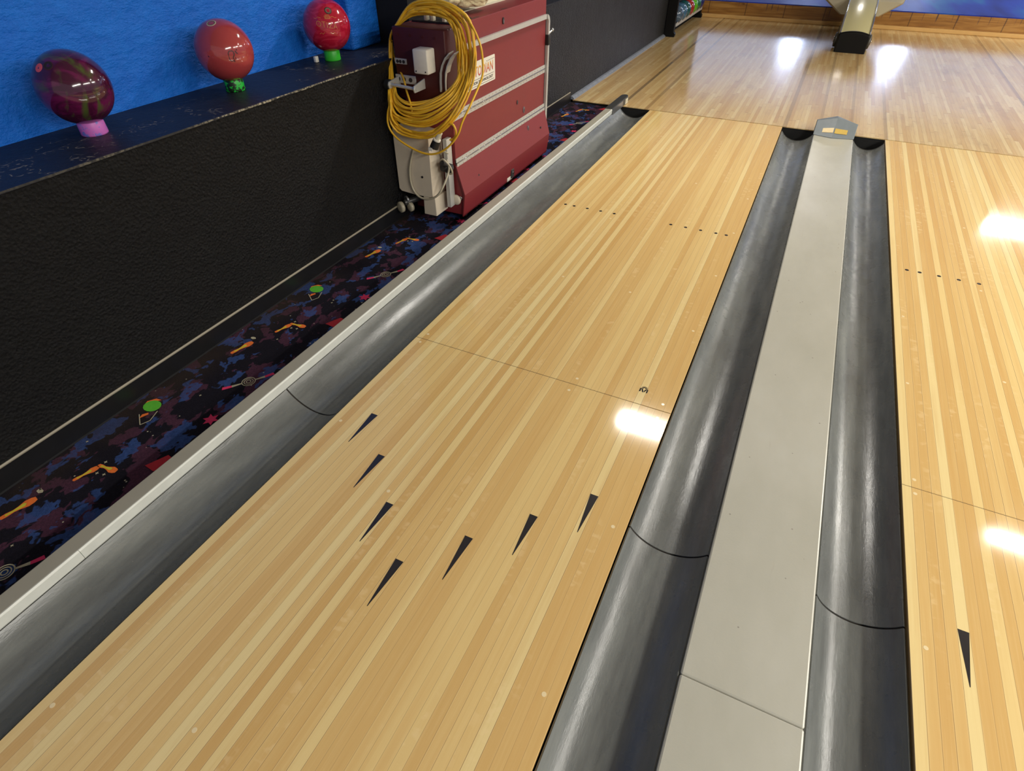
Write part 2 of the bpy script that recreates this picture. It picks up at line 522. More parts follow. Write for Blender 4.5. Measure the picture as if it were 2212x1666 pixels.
    def build(s, name, parent=None, origin=None, label=None, bevel=0., seg=2):
        o0 = Vector(origin) if origin is not None else (parent.matrix_world.translation if parent else Vector((0, 0, 0)))
        me = bpy.data.meshes.new(name)
        base = Vector(o0)
        me.from_pydata([Vector(v) - base for v in s.v], [], s.f)
        for mt in s.mats: me.materials.append(MT[mt] if isinstance(mt, str) else mt)
        for p, k, sm in zip(me.polygons, s.mi, s.sm):
            p.material_index = k
            p.use_smooth = sm
        me.update()
        bm = bmesh.new()
        bm.from_mesh(me)
        if not any(s.sm):
            bmesh.ops.remove_doubles(bm, verts=bm.verts[:], dist=1e-6)
        bmesh.ops.recalc_face_normals(bm, faces=bm.faces[:])
        bm.to_mesh(me)
        bm.free()
        ob = bpy.data.objects.new(name, me)
        COL.objects.link(ob)
        if parent:
            ob.parent = parent
            ob.matrix_world = Matrix.Translation(base)
        else:
            ob.location = base
        if label: ob['label'] = label
        if bevel:
            md = ob.modifiers.new('bevel', 'BEVEL')
            md.width = bevel
            md.segments = seg
            md.limit_method = 'ANGLE'
        bpy.context.view_layer.update()
        return ob

def thing(name, label, cat, loc, group=None):
    o = bpy.data.objects.new(name, None)
    o.empty_display_size = .1
    COL.objects.link(o)
    o.location = loc
    tag(o, label, cat, group)
    bpy.context.view_layer.update()
    return o

def tag(o, label=None, cat=None, group=None, kind=None):
    if label: o['label'] = label
    if cat: o['category'] = cat
    if group: o['group'] = group
    if kind: o['kind'] = kind
    return o

def text_mesh(txt, size, shear=0., extrude=0., offset=0., spacing=1.):
    """flat glyph outline as (verts, faces), centred, in its own plane"""
    c = bpy.data.curves.new('glyphs', 'FONT')
    c.body = txt
    c.size = size
    c.shear = shear
    c.extrude = extrude
    c.offset = offset
    c.space_character = spacing
    c.align_x = 'CENTER'
    c.align_y = 'CENTER'
    o = bpy.data.objects.new('glyphs', c)
    COL.objects.link(o)
    dg = bpy.context.evaluated_depsgraph_get()
    me = bpy.data.meshes.new_from_object(o.evaluated_get(dg))
    vs = [v.co.copy() for v in me.vertices]
    fs = [tuple(p.vertices) for p in me.polygons]
    bpy.data.objects.remove(o)
    bpy.data.curves.remove(c)
    bpy.data.meshes.remove(me)
    return vs, fs

LW = 1.0541
X2 = 1.7702                                                # the second lane's left edge
YN, YF = -8.0, 0.0                                         # lanes run from behind the camera to the foul line
JY = -3.575                                                # joint of the lane panels
FLOOR_Z = -.02

# ================================================================== the setting
def struct(mb, name, **k):
    return tag(mb.build(name, **k), kind='structure')

fl = MB()
fl.box((-.70, .012, -.006), (9., 5.06, 0.0), 'approach')
fl.box((-.70, .014, -.03), (9., 5.06, -.0061), 'void')
struct(fl, 'floor')
fl = MB()
fl.box((-.72, .012, -.20), (9., 5.06, -.031), 'void')
fl.box((-1.2, YN, -.30), (9., .012, -.16), 'void')
struct(fl, 'floor_base')

# carpet with its woven motifs
cp = MB()
cp.box((-.722, YN, -.16), (-.29, .011, FLOOR_Z), 'carpet')
MT['c_orange'] = plain('woven_orange', S(222, 110, 40), .95, var=.3, sc=60)
MT['c_yellow'] = plain('woven_yellow', S(196, 190, 50), .95, var=.2, sc=60)
MT['c_red'] = plain('woven_red', S(176, 36, 50), .95, var=.2, sc=60)
MT['c_pink'] = plain('woven_pink', S(206, 46, 96), .95, var=.2, sc=60)
MT['c_cream'] = plain('woven_cream', S(170, 164, 140), .95, var=.2, sc=60)
MT['c_green'] = plain('woven_green', S(84, 176, 44), .95, var=.25, sc=60)
CZ = FLOOR_Z + .0012
def flat(pts, mat, dz=0.):
    cp.poly([(x, y, CZ + dz) for x, y in pts], mat)
def loc2(cx, cy, ang):
    c, s_ = math.cos(ang), math.sin(ang)
    return lambda u, v: (cx + u * c - v * s_, cy + u * s_ + v * c)
def pin(cx, cy, ang, s=1.):
    T = loc2(cx, cy, ang)
    prof = [(-.050, .000), (-.046, .0075), (-.030, .0085), (-.012, .0055), (.004, .0085), (.024, .016), (.040, .0135), (.050, .008)]
    pts = [T(u * s, v * s) for u, v in prof] + [T(u * s, -v * s) for u, v in prof[::-1]]
    flat(pts, 'c_orange')
    pts = [(-.034, .005), (-.012, .0035), (.004, .006), (.018, .009), (.024, .003), (.018, -.006), (.0, -.004), (-.014, -.003), (-.034, -.004)]
    flat([T(u * s, v * s) for u, v in pts], 'c_yellow', .0003)
def ringmark(cx, cy, ang):
    T = loc2(cx, cy, ang)
    for r0, r1 in ((.026, .0225), (.018, .0150), (.010, .0065)):
        n = 22
        for i in range(n):
            a, b = 2 * PI * i / n, 2 * PI * (i + 1) / n
            flat([T(r0 * math.cos(a), r0 * math.sin(a)), T(r0 * math.cos(b), r0 * math.sin(b)), T(r1 * math.cos(b), r1 * math.sin(b)), T(r1 * math.cos(a), r1 * math.sin(a))], 'c_cream')
    for sg in (-1, 1):
        flat([T(sg * .024, .003), T(sg * .060, .006), T(sg * .060, -.006), T(sg * .024, -.003)], 'c_cream')
        flat([T(sg * .060, .006), T(sg * .092, .011), T(sg * .096, -.004), T(sg * .060, -.006)], 'c_pink')
def star(cx, cy, r, mat, n=5, q=.45):
    flat([(cx + (r if i % 2 == 0 else r * q) * math.cos(PI * i / n + .3), cy + (r if i % 2 == 0 else r * q) * math.sin(PI * i / n + .3)) for i in range(2 * n)], mat)
for k in range(-2, 6):
    dy = -.0 + .885 * k
    ringmark(-.431, -4.958 + dy, .95)
    pin(-.615, -4.812 + dy, 1.35)
    flat([(-.622 + .013 * math.cos(a), -4.742 + dy + .008 * math.sin(a)) for a in (0, .9, 1.9, 2.8, 3.8, 5.)], 'c_cream')
    pin(-.560, -4.635 + dy, 1.3, .78)
    pin(-.520, -4.590 + dy, .1, .78)
    for (u, v) in ((-.548, -4.575), (-.530, -4.618), (-.505, -4.612)):
        star(u, v + dy, .007, 'c_cream', 4, .4)
    star(-.397, -4.284 + dy, .030, 'c_pink', 6, .5)
    flat([(-.42, -4.53 + dy), (-.375, -4.535 + dy), (-.345, -4.50 + dy), (-.36, -4.47 + dy), (-.39, -4.465 + dy)], 'c_red')
    gx, gy = -.643, -4.325 + dy
    if gy > -2.8: continue
    flat([(gx + .034 * math.cos(2 * PI * i / 14), gy + .028 * math.sin(2 * PI * i / 14)) for i in range(14)], 'c_green', .0002)
    flat([(gx - .030, gy - .012), (gx - .038, gy + .010), (gx - .020, gy + .034), (gx + .004, gy + .036), (gx - .014, gy + .020)], 'c_orange', .0001)
    flat([(gx + .006, gy - .046), (gx + .018, gy - .030), (gx + .026, gy - .036), (gx + .014, gy - .064)], 'c_orange', .0001)
    for a, b in (((gx - .004, gy - .05), (gx + .045, gy - .085)), ((gx + .045, gy - .085), (gx + .058, gy - .055)), ((gx + .058, gy - .055), (gx + .040, gy - .01))):
        d = Vector((b[1] - a[1], a[0] - b[0])).normalized() * .0016
        flat([(a[0] + d.x, a[1] + d.y), (b[0] + d.x, b[1] + d.y), (b[0] - d.x, b[1] - d.y), (a[0] - d.x, a[1] - d.y)], 'c_cream')
    for i in range(5):
        star(-.70 + random.random() * .38, -4.95 + dy + random.random() * .88, .006, 'c_cream', 4, .35)
struct(cp, 'floor_carpet')

# left wall: low black wall with a ledge, painted wall standing back from it
WX, BX, LZ = -.722, -1.10, .767
w = MB()
w.box((BX - .05, YN, -.16), (WX, 5.06, LZ - .006), 'black_wall')
struct(w, 'wall_left')
w = MB()
w.box((BX - .02, YN, LZ - .006), (WX + .002, 5.06, LZ), 'ledge')
struct(w, 'wall_left_ledge')
w = MB()
pr = []
n = 240
vs = []
for i in range(n + 1):
    y = YN + (-2.66 - YN) * i / n
    j = mnoise.noise((y * 9, 3.1, 0)) * .006 + mnoise.noise((y * 31, 1.1, 0)) * .003
    vs += [(WX - .003 + j * .3, y, LZ + .0006), (WX + .0033, y, LZ + .001), (WX + .0033, y, LZ - .0045 + j * .6)]
fs = []
for i in range(n):
    for k in range(2):
        fs.append((i * 3 + k, i * 3 + k + 1, i * 3 + k + 4, i * 3 + k + 3))
w.add(vs, fs, 'chip')
struct(w, 'trim_1')
w = MB()
w.box((BX - .25, YN, LZ), (BX, -2.478, 3.1), 'blue_wall')
struct(w, 'wall_left_upper')
w = MB()
w.rbox((BX - .2, -2.478, LZ), (-.99, -2.235, 3.1), 'blue_wall', .012)
struct(w, 'pillar_blue')
w = MB()
w.box((BX - .2, -2.235, LZ), (-.80, -1.0, 3.1), 'void')
struct(w, 'pillar_black')
w = MB()
w.box((BX - .25, -1.0, LZ), (BX, 5.06, 3.1), 'black_wall')
struct(w, 'wall_left_far')
# vinyl base along the carpet with a tan top edge
w = MB()
w.prism([(WX, FLOOR_Z), (WX + .005, FLOOR_Z), (WX + .0035, FLOOR_Z + .006), (WX + .003, .056), (WX, .056)], 'y', YN, .0, 'base_black')
w.prism([(WX, .056), (WX + .0035, .056), (WX + .0045, .060), (WX + .002, .0645), (WX, .0645)], 'y', YN, .0, 'base_tan')
struct(w, 'baseboard_left')
w = MB()
w.prism([(WX, 0), (WX + .034, 0), (WX + .030, .010), (WX + .016, .022), (WX, .026)], 'y', .02, 3.24, 'shoe')
struct(w, 'trim_2')
# far end of the approach: trim, pine riser, raised blue floor, room shell
w = MB()
w.box((-.72, 5.0, 0), (9., 5.06, .045), 'pine_trim')
struct(w, 'trim_3', bevel=.006)
w = MB()
w.box((-.72, 5.045, .045), (9., 5.10, .198), 'pine')
struct(w, 'trim_4')
w = MB()
w.box((-1.1, 5.045, .198), (9., 5.12, .209), 'blue_floor')
w.box((-1.1, 5.12, .10), (9., 12., .209), 'blue_floor')
struct(w, 'floor_seating')
w = MB()
w.box((-3., 12., -.2), (9.2, 12.2, 3.1), 'room')
struct(w, 'wall_back')
w = MB()
w.box((-3., YN, 3.1), (9.2, 12.2, 3.2), 'ceiling')
struct(w, 'ceiling')

# ================================================================== lanes
def lane(x0, label, mat, aim, dots_on, plugs, mark=None):
    t = thing('bowling_lane', label, 'lane', (x0, -4., 0))
    for (a, b) in ((YN, JY - .0008), (JY + .0008, YF - .003)):
        m = MB()
        m.box((x0, a, -.022), (x0 + LW, b, 0), mat)
        m.box((x0 + .004, a, -.10), (x0 + LW - .004, b, -.0225), 'joint')
        m.build('lane_panel', t, bevel=.0012, seg=1)
    m = MB()
    m.box((x0 + .002, JY - .0008, -.02), (x0 + LW - .002, JY + .0008, -.0012), 'joint')
    m.build('panel_joint', t)
    for b, y in aim:
        xc = x0 + (b - .5) * BP
        m = MB()
        m.prism([(xc - .0125, y), (xc + .0125, y), (xc + .0008, y - .146), (xc - .0008, y - .146)], 'z', -.004, .0004, 'inlay')
        m.build('arrow', t)
    for b in dots_on:
        xc = x0 + (b - .5) * BP
        m = MB()
        m.prism([(xc + .0088 * math.cos(2 * PI * i / 18), -2.089 + .0088 * math.sin(2 * PI * i / 18)) for i in range(18)], 'z', -.004, .0004, 'inlay')
        m.build('dot', t)
    for (x, y) in plugs:
        m = MB()
        m.prism([(x + .0058 * math.cos(2 * PI * i / 14), y + .0058 * math.sin(2 * PI * i / 14)) for i in range(14)], 'z', -.004, .0003, 'plug_wood')
        m.build('screw_plug', t)
    if mark:
        m = MB()
        for pts in (((-.015, -.018), (-.015, .001), (-.0105, .001), (-.0105, -.018)), ((.0105, -.018), (.0105, .001), (.015, .001), (.015, -.018)),
                    ((-.0104, .001), (-.0055, .001), (.0016, -.018), (-.0036, -.018)), ((.0104, .001), (.0055, .001), (.0010, -.0110), (.0036, -.018))):
            m.poly([(mark[0] + u, mark[1] + v, .0006) for u, v in pts], 'void')
        for i in range(7):
            a = PI * (i / 6)
            dx, dy = math.cos(a), math.sin(a)
            px_, py_ = -dy * .0012, dx * .0012
            cx, cy = mark[0], mark[1] + .004
            m.poly([(cx + dx * .003 + px_, cy + dy * .003 + py_, .0004), (cx + dx * .012 + px_, cy + dy * .012 + py_, .0004), (cx + dx * .012 - px_, cy + dy * .012 - py_, .0004), (cx + dx * .003 - px_, cy + dy * .003 - py_, .0004)], 'void')
        m.build('maker_mark', t)
    return t
AIM = [(5, -4.027), (10, -4.174), (15, -4.321), (20, -4.468), (25, -4.321), (30, -4.174), (35, -4.027)]
DOT = [3, 5, 8, 11, 14, 26, 29, 32, 35, 37]
PL = [(.034, -4.104), (.361, -4.285), (.033, -5.112), (.361, -5.009), (1.018, -4.611), (1.018, -4.111), (1.017, -3.616), (.687, -3.613), (.691, -3.539),
      (.365, -2.157), (.364, -2.865), (1.018, -2.047), (1.017, -2.545), (1.017, -3.043), (.692, -2.863), (1.018, -1.549), (.034, -3.60), (.034, -3.54), (1.017, -3.54), (.69, -1.44)]
PR = [(1.806, -4.115), (1.806, -3.032), (2.131, -2.87), (1.807, -2.544), (2.135, -2.157), (2.136, -1.442), (2.139, -.711), (1.806, -3.6), (1.806, -3.54), (1.806, -4.6)]
lane(0., 'golden maple lane nearest the blue wall, crossed by seven black arrows', 'lane', AIM, DOT, PL, (.935, -3.489))
lane(X2, 'maple lane at the right edge, one black arrow showing', 'lane2', AIM, DOT, PR)

# ================================================================== gutters
def gutter(xl, xr, label, joint, zl=-.008, zr=-.006, y_end=-.085):
    """xl..xr opening; round trough in two lengths with a dark joint; lip ring at the foul line end"""
    t = thing('lane_gutter', label, 'gutter', ((xl + xr) / 2, -4., -.075))
    w_ = xr - xl
    d = .058
    r = (w_ * w_ / 4 + d * d) / (2 * d)
    a0 = math.asin(w_ / 2 / r)
    prof = []
    for i in range(25):
        a = -a0 + 2 * a0 * i / 24
        zz = zl + (zr - zl) * i / 24
        prof.append((xl + w_ / 2 + r * math.sin(a), zz + (r - d) - r * math.cos(a) + 0.))
    for (a, b) in ((YN, joint - .003), (joint + .003, y_end)):
        m = MB()
        m.sheet(prof, 'y', a, b, 'gutter', .005)
        m.build('gutter_length', t)
    m = MB()
    m.sheet([(p[0], p[1] - .0035) for p in prof], 'y', joint - .003, joint + .003, 'joint', .004)
    m.build('joint', t)
    m = MB()
    m.sheet([(p[0], p[1] + .0012) for p in prof], 'y', y_end - .004, y_end + .008, 'dark_metal', .007)
    m.build('end_lip', t)
    return t, prof
gutter(-.2385, -.007, 'dark grey gutter beside the carpet strip, left of the first lane', -4.067, zl=.011)
gutter(LW + .008, 1.2815, 'dark grey gutter between the first lane and the pale centre cap', -4.083)
gutter(1.5625, X2 - .008, 'dark grey gutter between the pale centre cap and the right lane', -4.076)
gutter(X2 + LW + .006, X2 + LW + .24, 'dark grey gutter beyond the right lane, outside the picture', -4.08)

# centre cap between the two gutters
t = thing('lane_divider', 'pale grey flat cap between the two middle gutters', 'divider', (1.422, -4., -.1))
for (a, b) in ((YN, -4.4305), (-4.4295, -.10)):
    m = MB()
    m.box((1.286, a, -.13), (1.558, b, .0), 'cap')
    m.build('cap_board', t, bevel=.005)
t = thing('divider_end', 'grey metal roof-shaped end piece with yellow tape on the centre cap', 'end piece', (1.42, -.02, 0))
m = MB()
xa, xm, xb = 1.281, 1.412, 1.560
ya, yb = -.105, .085
vs = [(xa, ya, .0015), (xm, ya - .035, .0015), (xb, ya, .0015), (xb, yb, .0015), (xa, yb, .0015),
      (xa, -.045, .078), (xm, -.045, .118), (xb, -.045, .080), (xb, yb, .060), (xm, yb, .100), (xa, yb, .060)]
vs[5] = (xa, -.02, .083); vs[6] = (xm, -.03, .117); vs[7] = (xb, -.02, .085)
fs = [(0, 1, 6, 5), (1, 2, 7, 6), (5, 6, 9, 10), (6, 7, 8, 9), (0, 5, 10, 4), (2, 3, 8, 7), (4, 10, 9, 8, 3), (0, 4, 3, 2, 1)]
m.add(vs, fs, 'cast')
m.build('end_casting', t, bevel=.003)
m = MB()
def lerp(a, b, k): return tuple(a[i] + (b[i] - a[i]) * k for i in range(3))
def on(face, u, v, lift=.0022):
    p0, p1, p2, p3 = [Vector(vs[i]) for i in face]
    nrm = (p1 - p0).cross(p3 - p0).normalized()
    if nrm.y > 0: nrm = -nrm
    return (p0.lerp(p1, u)).lerp(p3.lerp(p2, u), v) + nrm * lift
m.poly([on((0, 1, 6, 5), .42, .22), on((0, 1, 6, 5), .98, .26), on((0, 1, 6, 5), .98, .50), on((0, 1, 6, 5), .42, .46)], 'yellow_tape')
m.poly([on((1, 2, 7, 6), .04, .24), on((1, 2, 7, 6), .62, .24), on((1, 2, 7, 6), .62, .50), on((1, 2, 7, 6), .04, .48)], 'yellow_tape')
m.build('tape', t)

# rail along the left gutter
t = thing('gutter_rail', 'taupe topped rail with white side along the carpet strip', 'rail', (-.267, -4., -.1))
m = MB()
m.box((-.295, YN, .044), (-.240, -.305, .052), 'cap_top')
m.build('rail_top', t, bevel=.003)
for (a, b) in ((YN, -4.8405), (-4.8395, -.305)):
    m = MB()
    n = max(4, int((b - a) / .03))
    vs = []
    for i in range(n + 1):
        y = a + (b - a) * i / n
        j = mnoise.noise((y * 6, .3, 0)) * .0012
        for (x, z) in ((-.2395, .052), (-.2365 + j, .047), (-.2385 + j, .016), (-.2440, .010), (-.288, -.13), (-.288, .05)):
            vs.append((x, y, z))
    fs = []
    for i in range(n):
        for k in range(6):
            fs.append((i * 6 + k, i * 6 + (k + 1) % 6, i * 6 + 6 + (k + 1) % 6, i * 6 + 6 + k))
    fs += [tuple(range(6))[::-1], tuple(range(n * 6, n * 6 + 6))]
    m.add(vs, fs, 'cap_side')
    m.build('side_strip', t)
t = thing('rail_end', 'dark grey rounded end piece of the rail beside the foul line', 'rail end', (-.267, -.06, 0))
m = MB()
pts = [(-.300, -.300), (-.236, -.300), (-.236, .105)] + [(-.268 + .032 * math.cos(a), .120 + .045 * math.sin(a)) for a in [PI * i / 10 for i in range(11)]] + [(-.300, .105)]
m.prism(pts, 'z', .001, .056, 'dark_metal')
m.build('end_block', t, bevel=.004)
m = MB()
m.box((-.2355, -.296, .004), (-.2335, -.02, .050), 'metal')
m.build('side_plate', t)
m = MB()
m.box((-.2358, .052, .004), (-.231, .118, .044), 'white_plastic')
m.build('end_tab', t)

# ================================================================== balls on the ledge
MT['ball_purple'] = mat_swirl('ball_purple', S(66, 14, 46), S(98, 20, 70), S(70, 90, 36), 8, 1.8, s2=.50)
MT['ball_red'] = mat_swirl('ball_red', S(164, 62, 64), S(180, 72, 70), S(150, 58, 82), 6, .8, scuff=1)
MT['ball_pink'] = mat_swirl('ball_pink', S(176, 22, 50), S(198, 44, 70), S(146, 30, 84), 11, 2.4)
MT['gold'] = plain('gold_engraving', S(206, 140, 74), .4)
MT['worn_black'] = plain('worn_black', S(66, 26, 30), .5)
MT['hole_dark'] = plain('hole_dark', S(40, 30, 22), .6)
MT['hole_grey'] = plain('hole_grey', S(110, 92, 74), .6)
MT['slug_cream'] = plain('slug_cream', S(196, 184, 150), .5)
MT['pink_insert'] = plain('pink_insert', S(226, 90, 96), .5)
def cup_mat(name, a, b, lo, hi):
    tt = NT(name)
    return tt.set(tt.mix(tt.step(tt.noise(70, 3, .6), lo, hi), a, b), .4)
MT['cup_pink'] = cup_mat('cup_pink', S(206, 110, 196), S(120, 120, 206), .52, .62)
MT['cup_splash'] = cup_mat('cup_splash', S(34, 190, 60), (.006, .02, .006), .46, .52)
MT['cup_green'] = plain('cup_green', S(56, 190, 50), .4)
RB = .107
def frame(nv):
    nv = Vector(nv).normalized()
    up = Vector((0, 0, 1))
    side = up.cross(nv).normalized()
    return nv, side, nv.cross(side)
def onball(c, nv, u, v, r=RB * 1.004):
    nv, sd, up = frame(nv)
    return Vector(c) + (nv * RB + sd * u + up * v).normalized() * r
def ring_cup(c, mat, label, r=.041):
    zb = LZ
    o = MB().lathe([(r * .80, .001), (r * .98, .0), (r, .004), (r * .97, .040), (r * .93, .043), (r * .84, .041), (r * .80, .03), (r * .80, .001)], (c[0], c[1], zb), mat, 40).build('ball_cup', origin=(c[0], c[1], zb))
    tag(o, label, 'ball stand', 'plastic ring stands under the balls on the ledge')
def bowl(c, mat, label):
    t = thing('bowling_ball', label, 'bowling ball', (c[0], c[1], c[2] - RB), 'display balls on the black ledge')
    MB().ball(c, RB, mat, 64, 40).build('shell', t)
    return t
def hole(t, c, nv, r, rim, core, name='finger_hole', k=1.0):
    m = MB()
    n = 20
    outer = [onball(c, nv, r * 1.25 * math.cos(2 * PI * i / n), r * 1.25 * math.sin(2 * PI * i / n), RB * 1.002) for i in range(n)]
    inner = [onball(c, nv, r * math.cos(2 * PI * i / n), r * math.sin(2 * PI * i / n), RB * 1.004) for i in range(n)]
    m.add(outer + inner, [(i, (i + 1) % n, n + (i + 1) % n, n + i) for i in range(n)], rim)
    m.poly(inner, core)
    m.build(name, t)
B1, B2, B3 = (-.952, -3.918, .9075), (-.95, -3.303, .9095), (-.955, -2.685, .9095)
t = bowl(B1, 'ball_purple', 'dark purple ball with green swirls, first on the ledge from the left')
hole(t, B1, (.091, -.735, .672), .011, 'pink_insert', 'pink_insert')
hole(t, B1, (.34, -.60, .72), .012, 'worn_black', 'hole_dark')
t = bowl(B2, 'ball_red', 'scuffed brick-red ball with a worn black emblem on a splattered stand')
hole(t, B2, (.168, -.359, .918), .0145, 'slug_cream', 'hole_grey')
m = MB()
def stroke(m, c, nv, pts, w, mat):
    for a, b in zip(pts, pts[1:]):
        d = Vector((b[1] - a[1], a[0] - b[0]))
        if d.length == 0: continue
        d = d.normalized() * w
        q = [(a[0] + d.x, a[1] + d.y), (b[0] + d.x, b[1] + d.y), (b[0] - d.x, b[1] - d.y), (a[0] - d.x, a[1] - d.y)]
        m.poly([onball(c, nv, u, v) for u, v in q], mat)
LN = (.887, -.46, -.025)
stroke(m, B2, LN, [(.004, .016), (-.008, .017), (-.014, .010), (-.014, -.012), (-.008, -.018), (.002, -.016)], .0016, 'worn_black')
stroke(m, B2, LN, [(.0, .018), (.007, .013), (.006, .002), (.0, -.006), (.003, -.022)], .0019, 'worn_black')
stroke(m, B2, LN, [(.014, .016), (.017, .008), (.021, .005)], .0022, 'worn_black')
stroke(m, B2, LN, [(.008, .010), (.009, -.012)], .0012, 'worn_black')
m.build('emblem', t)
t = bowl(B3, 'ball_pink', 'crimson pink ball with gold lettering, nearest the blue pillar')
hole(t, B3, (.621, -.458, .636), .013, 'hole_dark', 'hole_grey')
m = MB()
TN = (.647, -.748, .146)
vs, fs = text_mesh('OTIZA', .034, offset=-.0006)
m.add([onball(B3, TN, v.x + .002, v.y - v.x * .18) for v in vs], fs, 'gold')
CN = (.648, -.619, .444)
stroke(m, B3, CN, [(-.012, .004), (-.010, -.008), (.010, -.009), (.012, .003)], .0009, 'gold')
for u in (-.006, 0, .006):
    stroke(m, B3, CN, [(u, -.006), (u, .008)], .0012, 'gold')
for sg in (-1, 1):
    stroke(m, B3, TN, [(sg * .02, .030), (sg * .035, .036), (sg * .048, .030), (sg * .058, .034)], .0007, 'gold')
    stroke(m, B3, TN, [(sg * .014, -.028), (sg * .022, -.036), (sg * .03, -.030), (sg * .04, -.036)], .0007, 'gold')
m.build('gold_lettering', t)
ring_cup(B1, 'cup_pink', 'pink and lilac ring stand under the purple ball')
ring_cup(B2, 'cup_splash', 'green ring stand with black splatter under the brick-red ball', .038)
ring_cup(B3, 'cup_green', 'plain bright green ring stand under the crimson ball', .038)
o = MB().rbox((-.998, -2.772, LZ + .0005), (-.982, -2.752, LZ + .026), 'label', .003).build('paper_scrap', origin=(-.99, -2.762, LZ))
tag(o, 'small white scrap on the ledge left of the plain green stand', 'scrap')

# ================================================================== the lane machine
FX, RX = -.690, -.420                                       # wall side and lane side of the body
YA, YB = -2.50, -1.34                                       # front and back
t = thing('lane_machine', 'dark red upright lane machine with silver hinges on the carpet', 'lane machine', (-.54, -1.92, FLOOR_Z))
MACH = t
m = MB()
m.prism([(FX, .012), (-.384, .012), (-.368, .135), (-.410, .283), (RX, .30), (RX, .905), (FX, .905)], 'y', YA, YB, 'red')
m.build('housing', t, bevel=.004)
m = MB()
m.prism([(-.386, .008), (-.378, .008), (-.360, .135), (-.404, .285), (-.412, .285), (-.370, .135)], 'y', YA - .012, YB + .006, 'red')
m.build('lower_panel', t, bevel=.002)
m = MB()
m.box((RX - .001, YA + .0, .308), (-.412, YB + .004, .515), 'red')
m.build('middle_panel', t, bevel=.002)
m = MB()
m.box((RX - .001, YA + .0, .535), (-.413, YB + .004, .812), 'red')
m.build('upper_panel', t, bevel=.002)
m = MB()
m.box((RX - .001, -2.42, .815), (-.4135, YB + .006, .909), 'red')
m.build('top_panel', t, bevel=.003)
for zc, xo, sl in ((.525, -.411, 0.), (.296, -.408, .004)):
    m = MB()
    m.box((xo - .002, YA - .004, zc + .003), (xo + .002, YB + .005, zc + .022), 'alu')
    m.box((xo - .002 + sl, YA - .004, zc - .022), (xo + .002 + sl, YB + .005, zc - .003), 'alu')
    m.cyl((xo + .002, YA - .006, zc), (xo + .002, YB + .007, zc), .0042, 'chrome', 10)
    for i in range(28):
        y = YA + .02 + i * .041
        for dz, ox in ((.0125, 0), (-.0125, sl)):
            m.cyl((xo + .002 + ox, y, zc + dz), (xo + .0036 + ox, y, zc + dz), .0028, 'chrome', 8)
    m.build('hinge', t)
# rail that doubles as a handle, with its grip
m = MB()
m.prism([(-.412, .799), (-.396, .799), (-.396, .822), (-.412, .822)], 'y', -2.40, YB - .012, 'alu')
pth = [(YB - .02, .8105)] + [(YB - .012 + .034 * math.sin(a), .7765 + .034 * math.cos(a)) for a in [PI / 2 * i / 6 for i in range(1, 7)]] + [(YB + .020, .15)]
for i in range(len(pth) - 1):
    (y0, z0), (y1, z1) = pth[i], pth[i + 1]
    d = Vector((z1 - z0, y0 - y1)).normalized() * .0115
    vs = []
    for (y, z, sg) in ((y0, z0, 1), (y0, z0, -1), (y1, z1, -1), (y1, z1, 1)):
        vs.append((-.412, y + d.x * sg, z + d.y * sg))
    for (y, z, sg) in ((y0, z0, 1), (y0, z0, -1), (y1, z1, -1), (y1, z1, 1)):
        vs.append((-.396, y + d.x * sg, z + d.y * sg))
    m.add(vs, [(0, 1, 2, 3), (7, 6, 5, 4), (0, 4, 5, 1), (1, 5, 6, 2), (2, 6, 7, 3), (3, 7, 4, 0)], 'alu')
rail = m.build('side_rail', t)
m = MB()
m.rbox((-.418, YB + .002, .655), (-.388, YB + .038, .712), 'rubber', .005)
m.build('grip', rail)
m = MB()
m.cyl((-.402, YB + .036, .715), (-.396, YB + .066, .728), .006, 'metal', 10)
m.ball((-.395, YB + .070, .730), .011, 'metal', 14, 8)
m.build('knob', rail)
# nameplate on the lane side
m = MB()
m.prism([(-2.470, .604), (-2.034, .604), (-2.030, .608), (-2.030, .722), (-2.034, .726), (-2.470, .726)], 'x', -.413, -.4112, 'label')
plate = m.build('nameplate', t)
MT['let_orange'] = plain('let_orange', S(238, 150, 60), .4)
MT['let_pink'] = plain('let_pink', S(222, 96, 96), .4)
MT['let_dark'] = plain('let_dark', S(70, 56, 58), .4)
MT['let_black'] = plain('let_black', S(44, 42, 44), .4)
tg = NT('letter_fade')
_, _, zz = tg.sep()
MT['let_fade'] = tg.set(tg.ramp(tg.math('MULTIPLY', tg.math('SUBTRACT', zz, .676), 20.), [(0, S(206, 84, 96)), (.45, S(232, 120, 70)), (1, S(244, 196, 72))]), .4)
m = MB()
vs, fs = text_mesh('KUSTODIAN', .064, shear=.12, offset=.0008)
sx = .305 / (max(v.x for v in vs) - min(v.x for v in vs))
m.add([(-.4108, -2.206 + v.x * sx, .6765 + v.y) for v in vs], fs, 'let_dark')
vs, fs = text_mesh('KUSTODIAN', .064, shear=.12, offset=-.0004)
m.add([(-.4105, -2.2065 + v.x * sx, .6770 + v.y) for v in vs], fs, 'let_fade')
m.build('lettering', plate)
m = MB()
vs, fs = text_mesh('SANCTION TECHNOLOGY', .0175, shear=.2, offset=.0006)
sx = .30 / (max(v.x for v in vs) - min(v.x for v in vs))
m.add([(-.4108, -2.205 + v.x * sx, .6275 + v.y) for v in vs], fs, 'let_black')
for z in (.643, .613):
    m.box((-.4112, -2.44, z - .0009), (-.4107, -2.045, z + .0009), 'let_black')
for i in range(6):
    y = -2.125 + i * .016
    m.box((-.4112, y, .7065 + i * .0004), (-.4107, y + .005, .7105 + i * .0004), 'let_black')
m.build('small_lettering', plate)
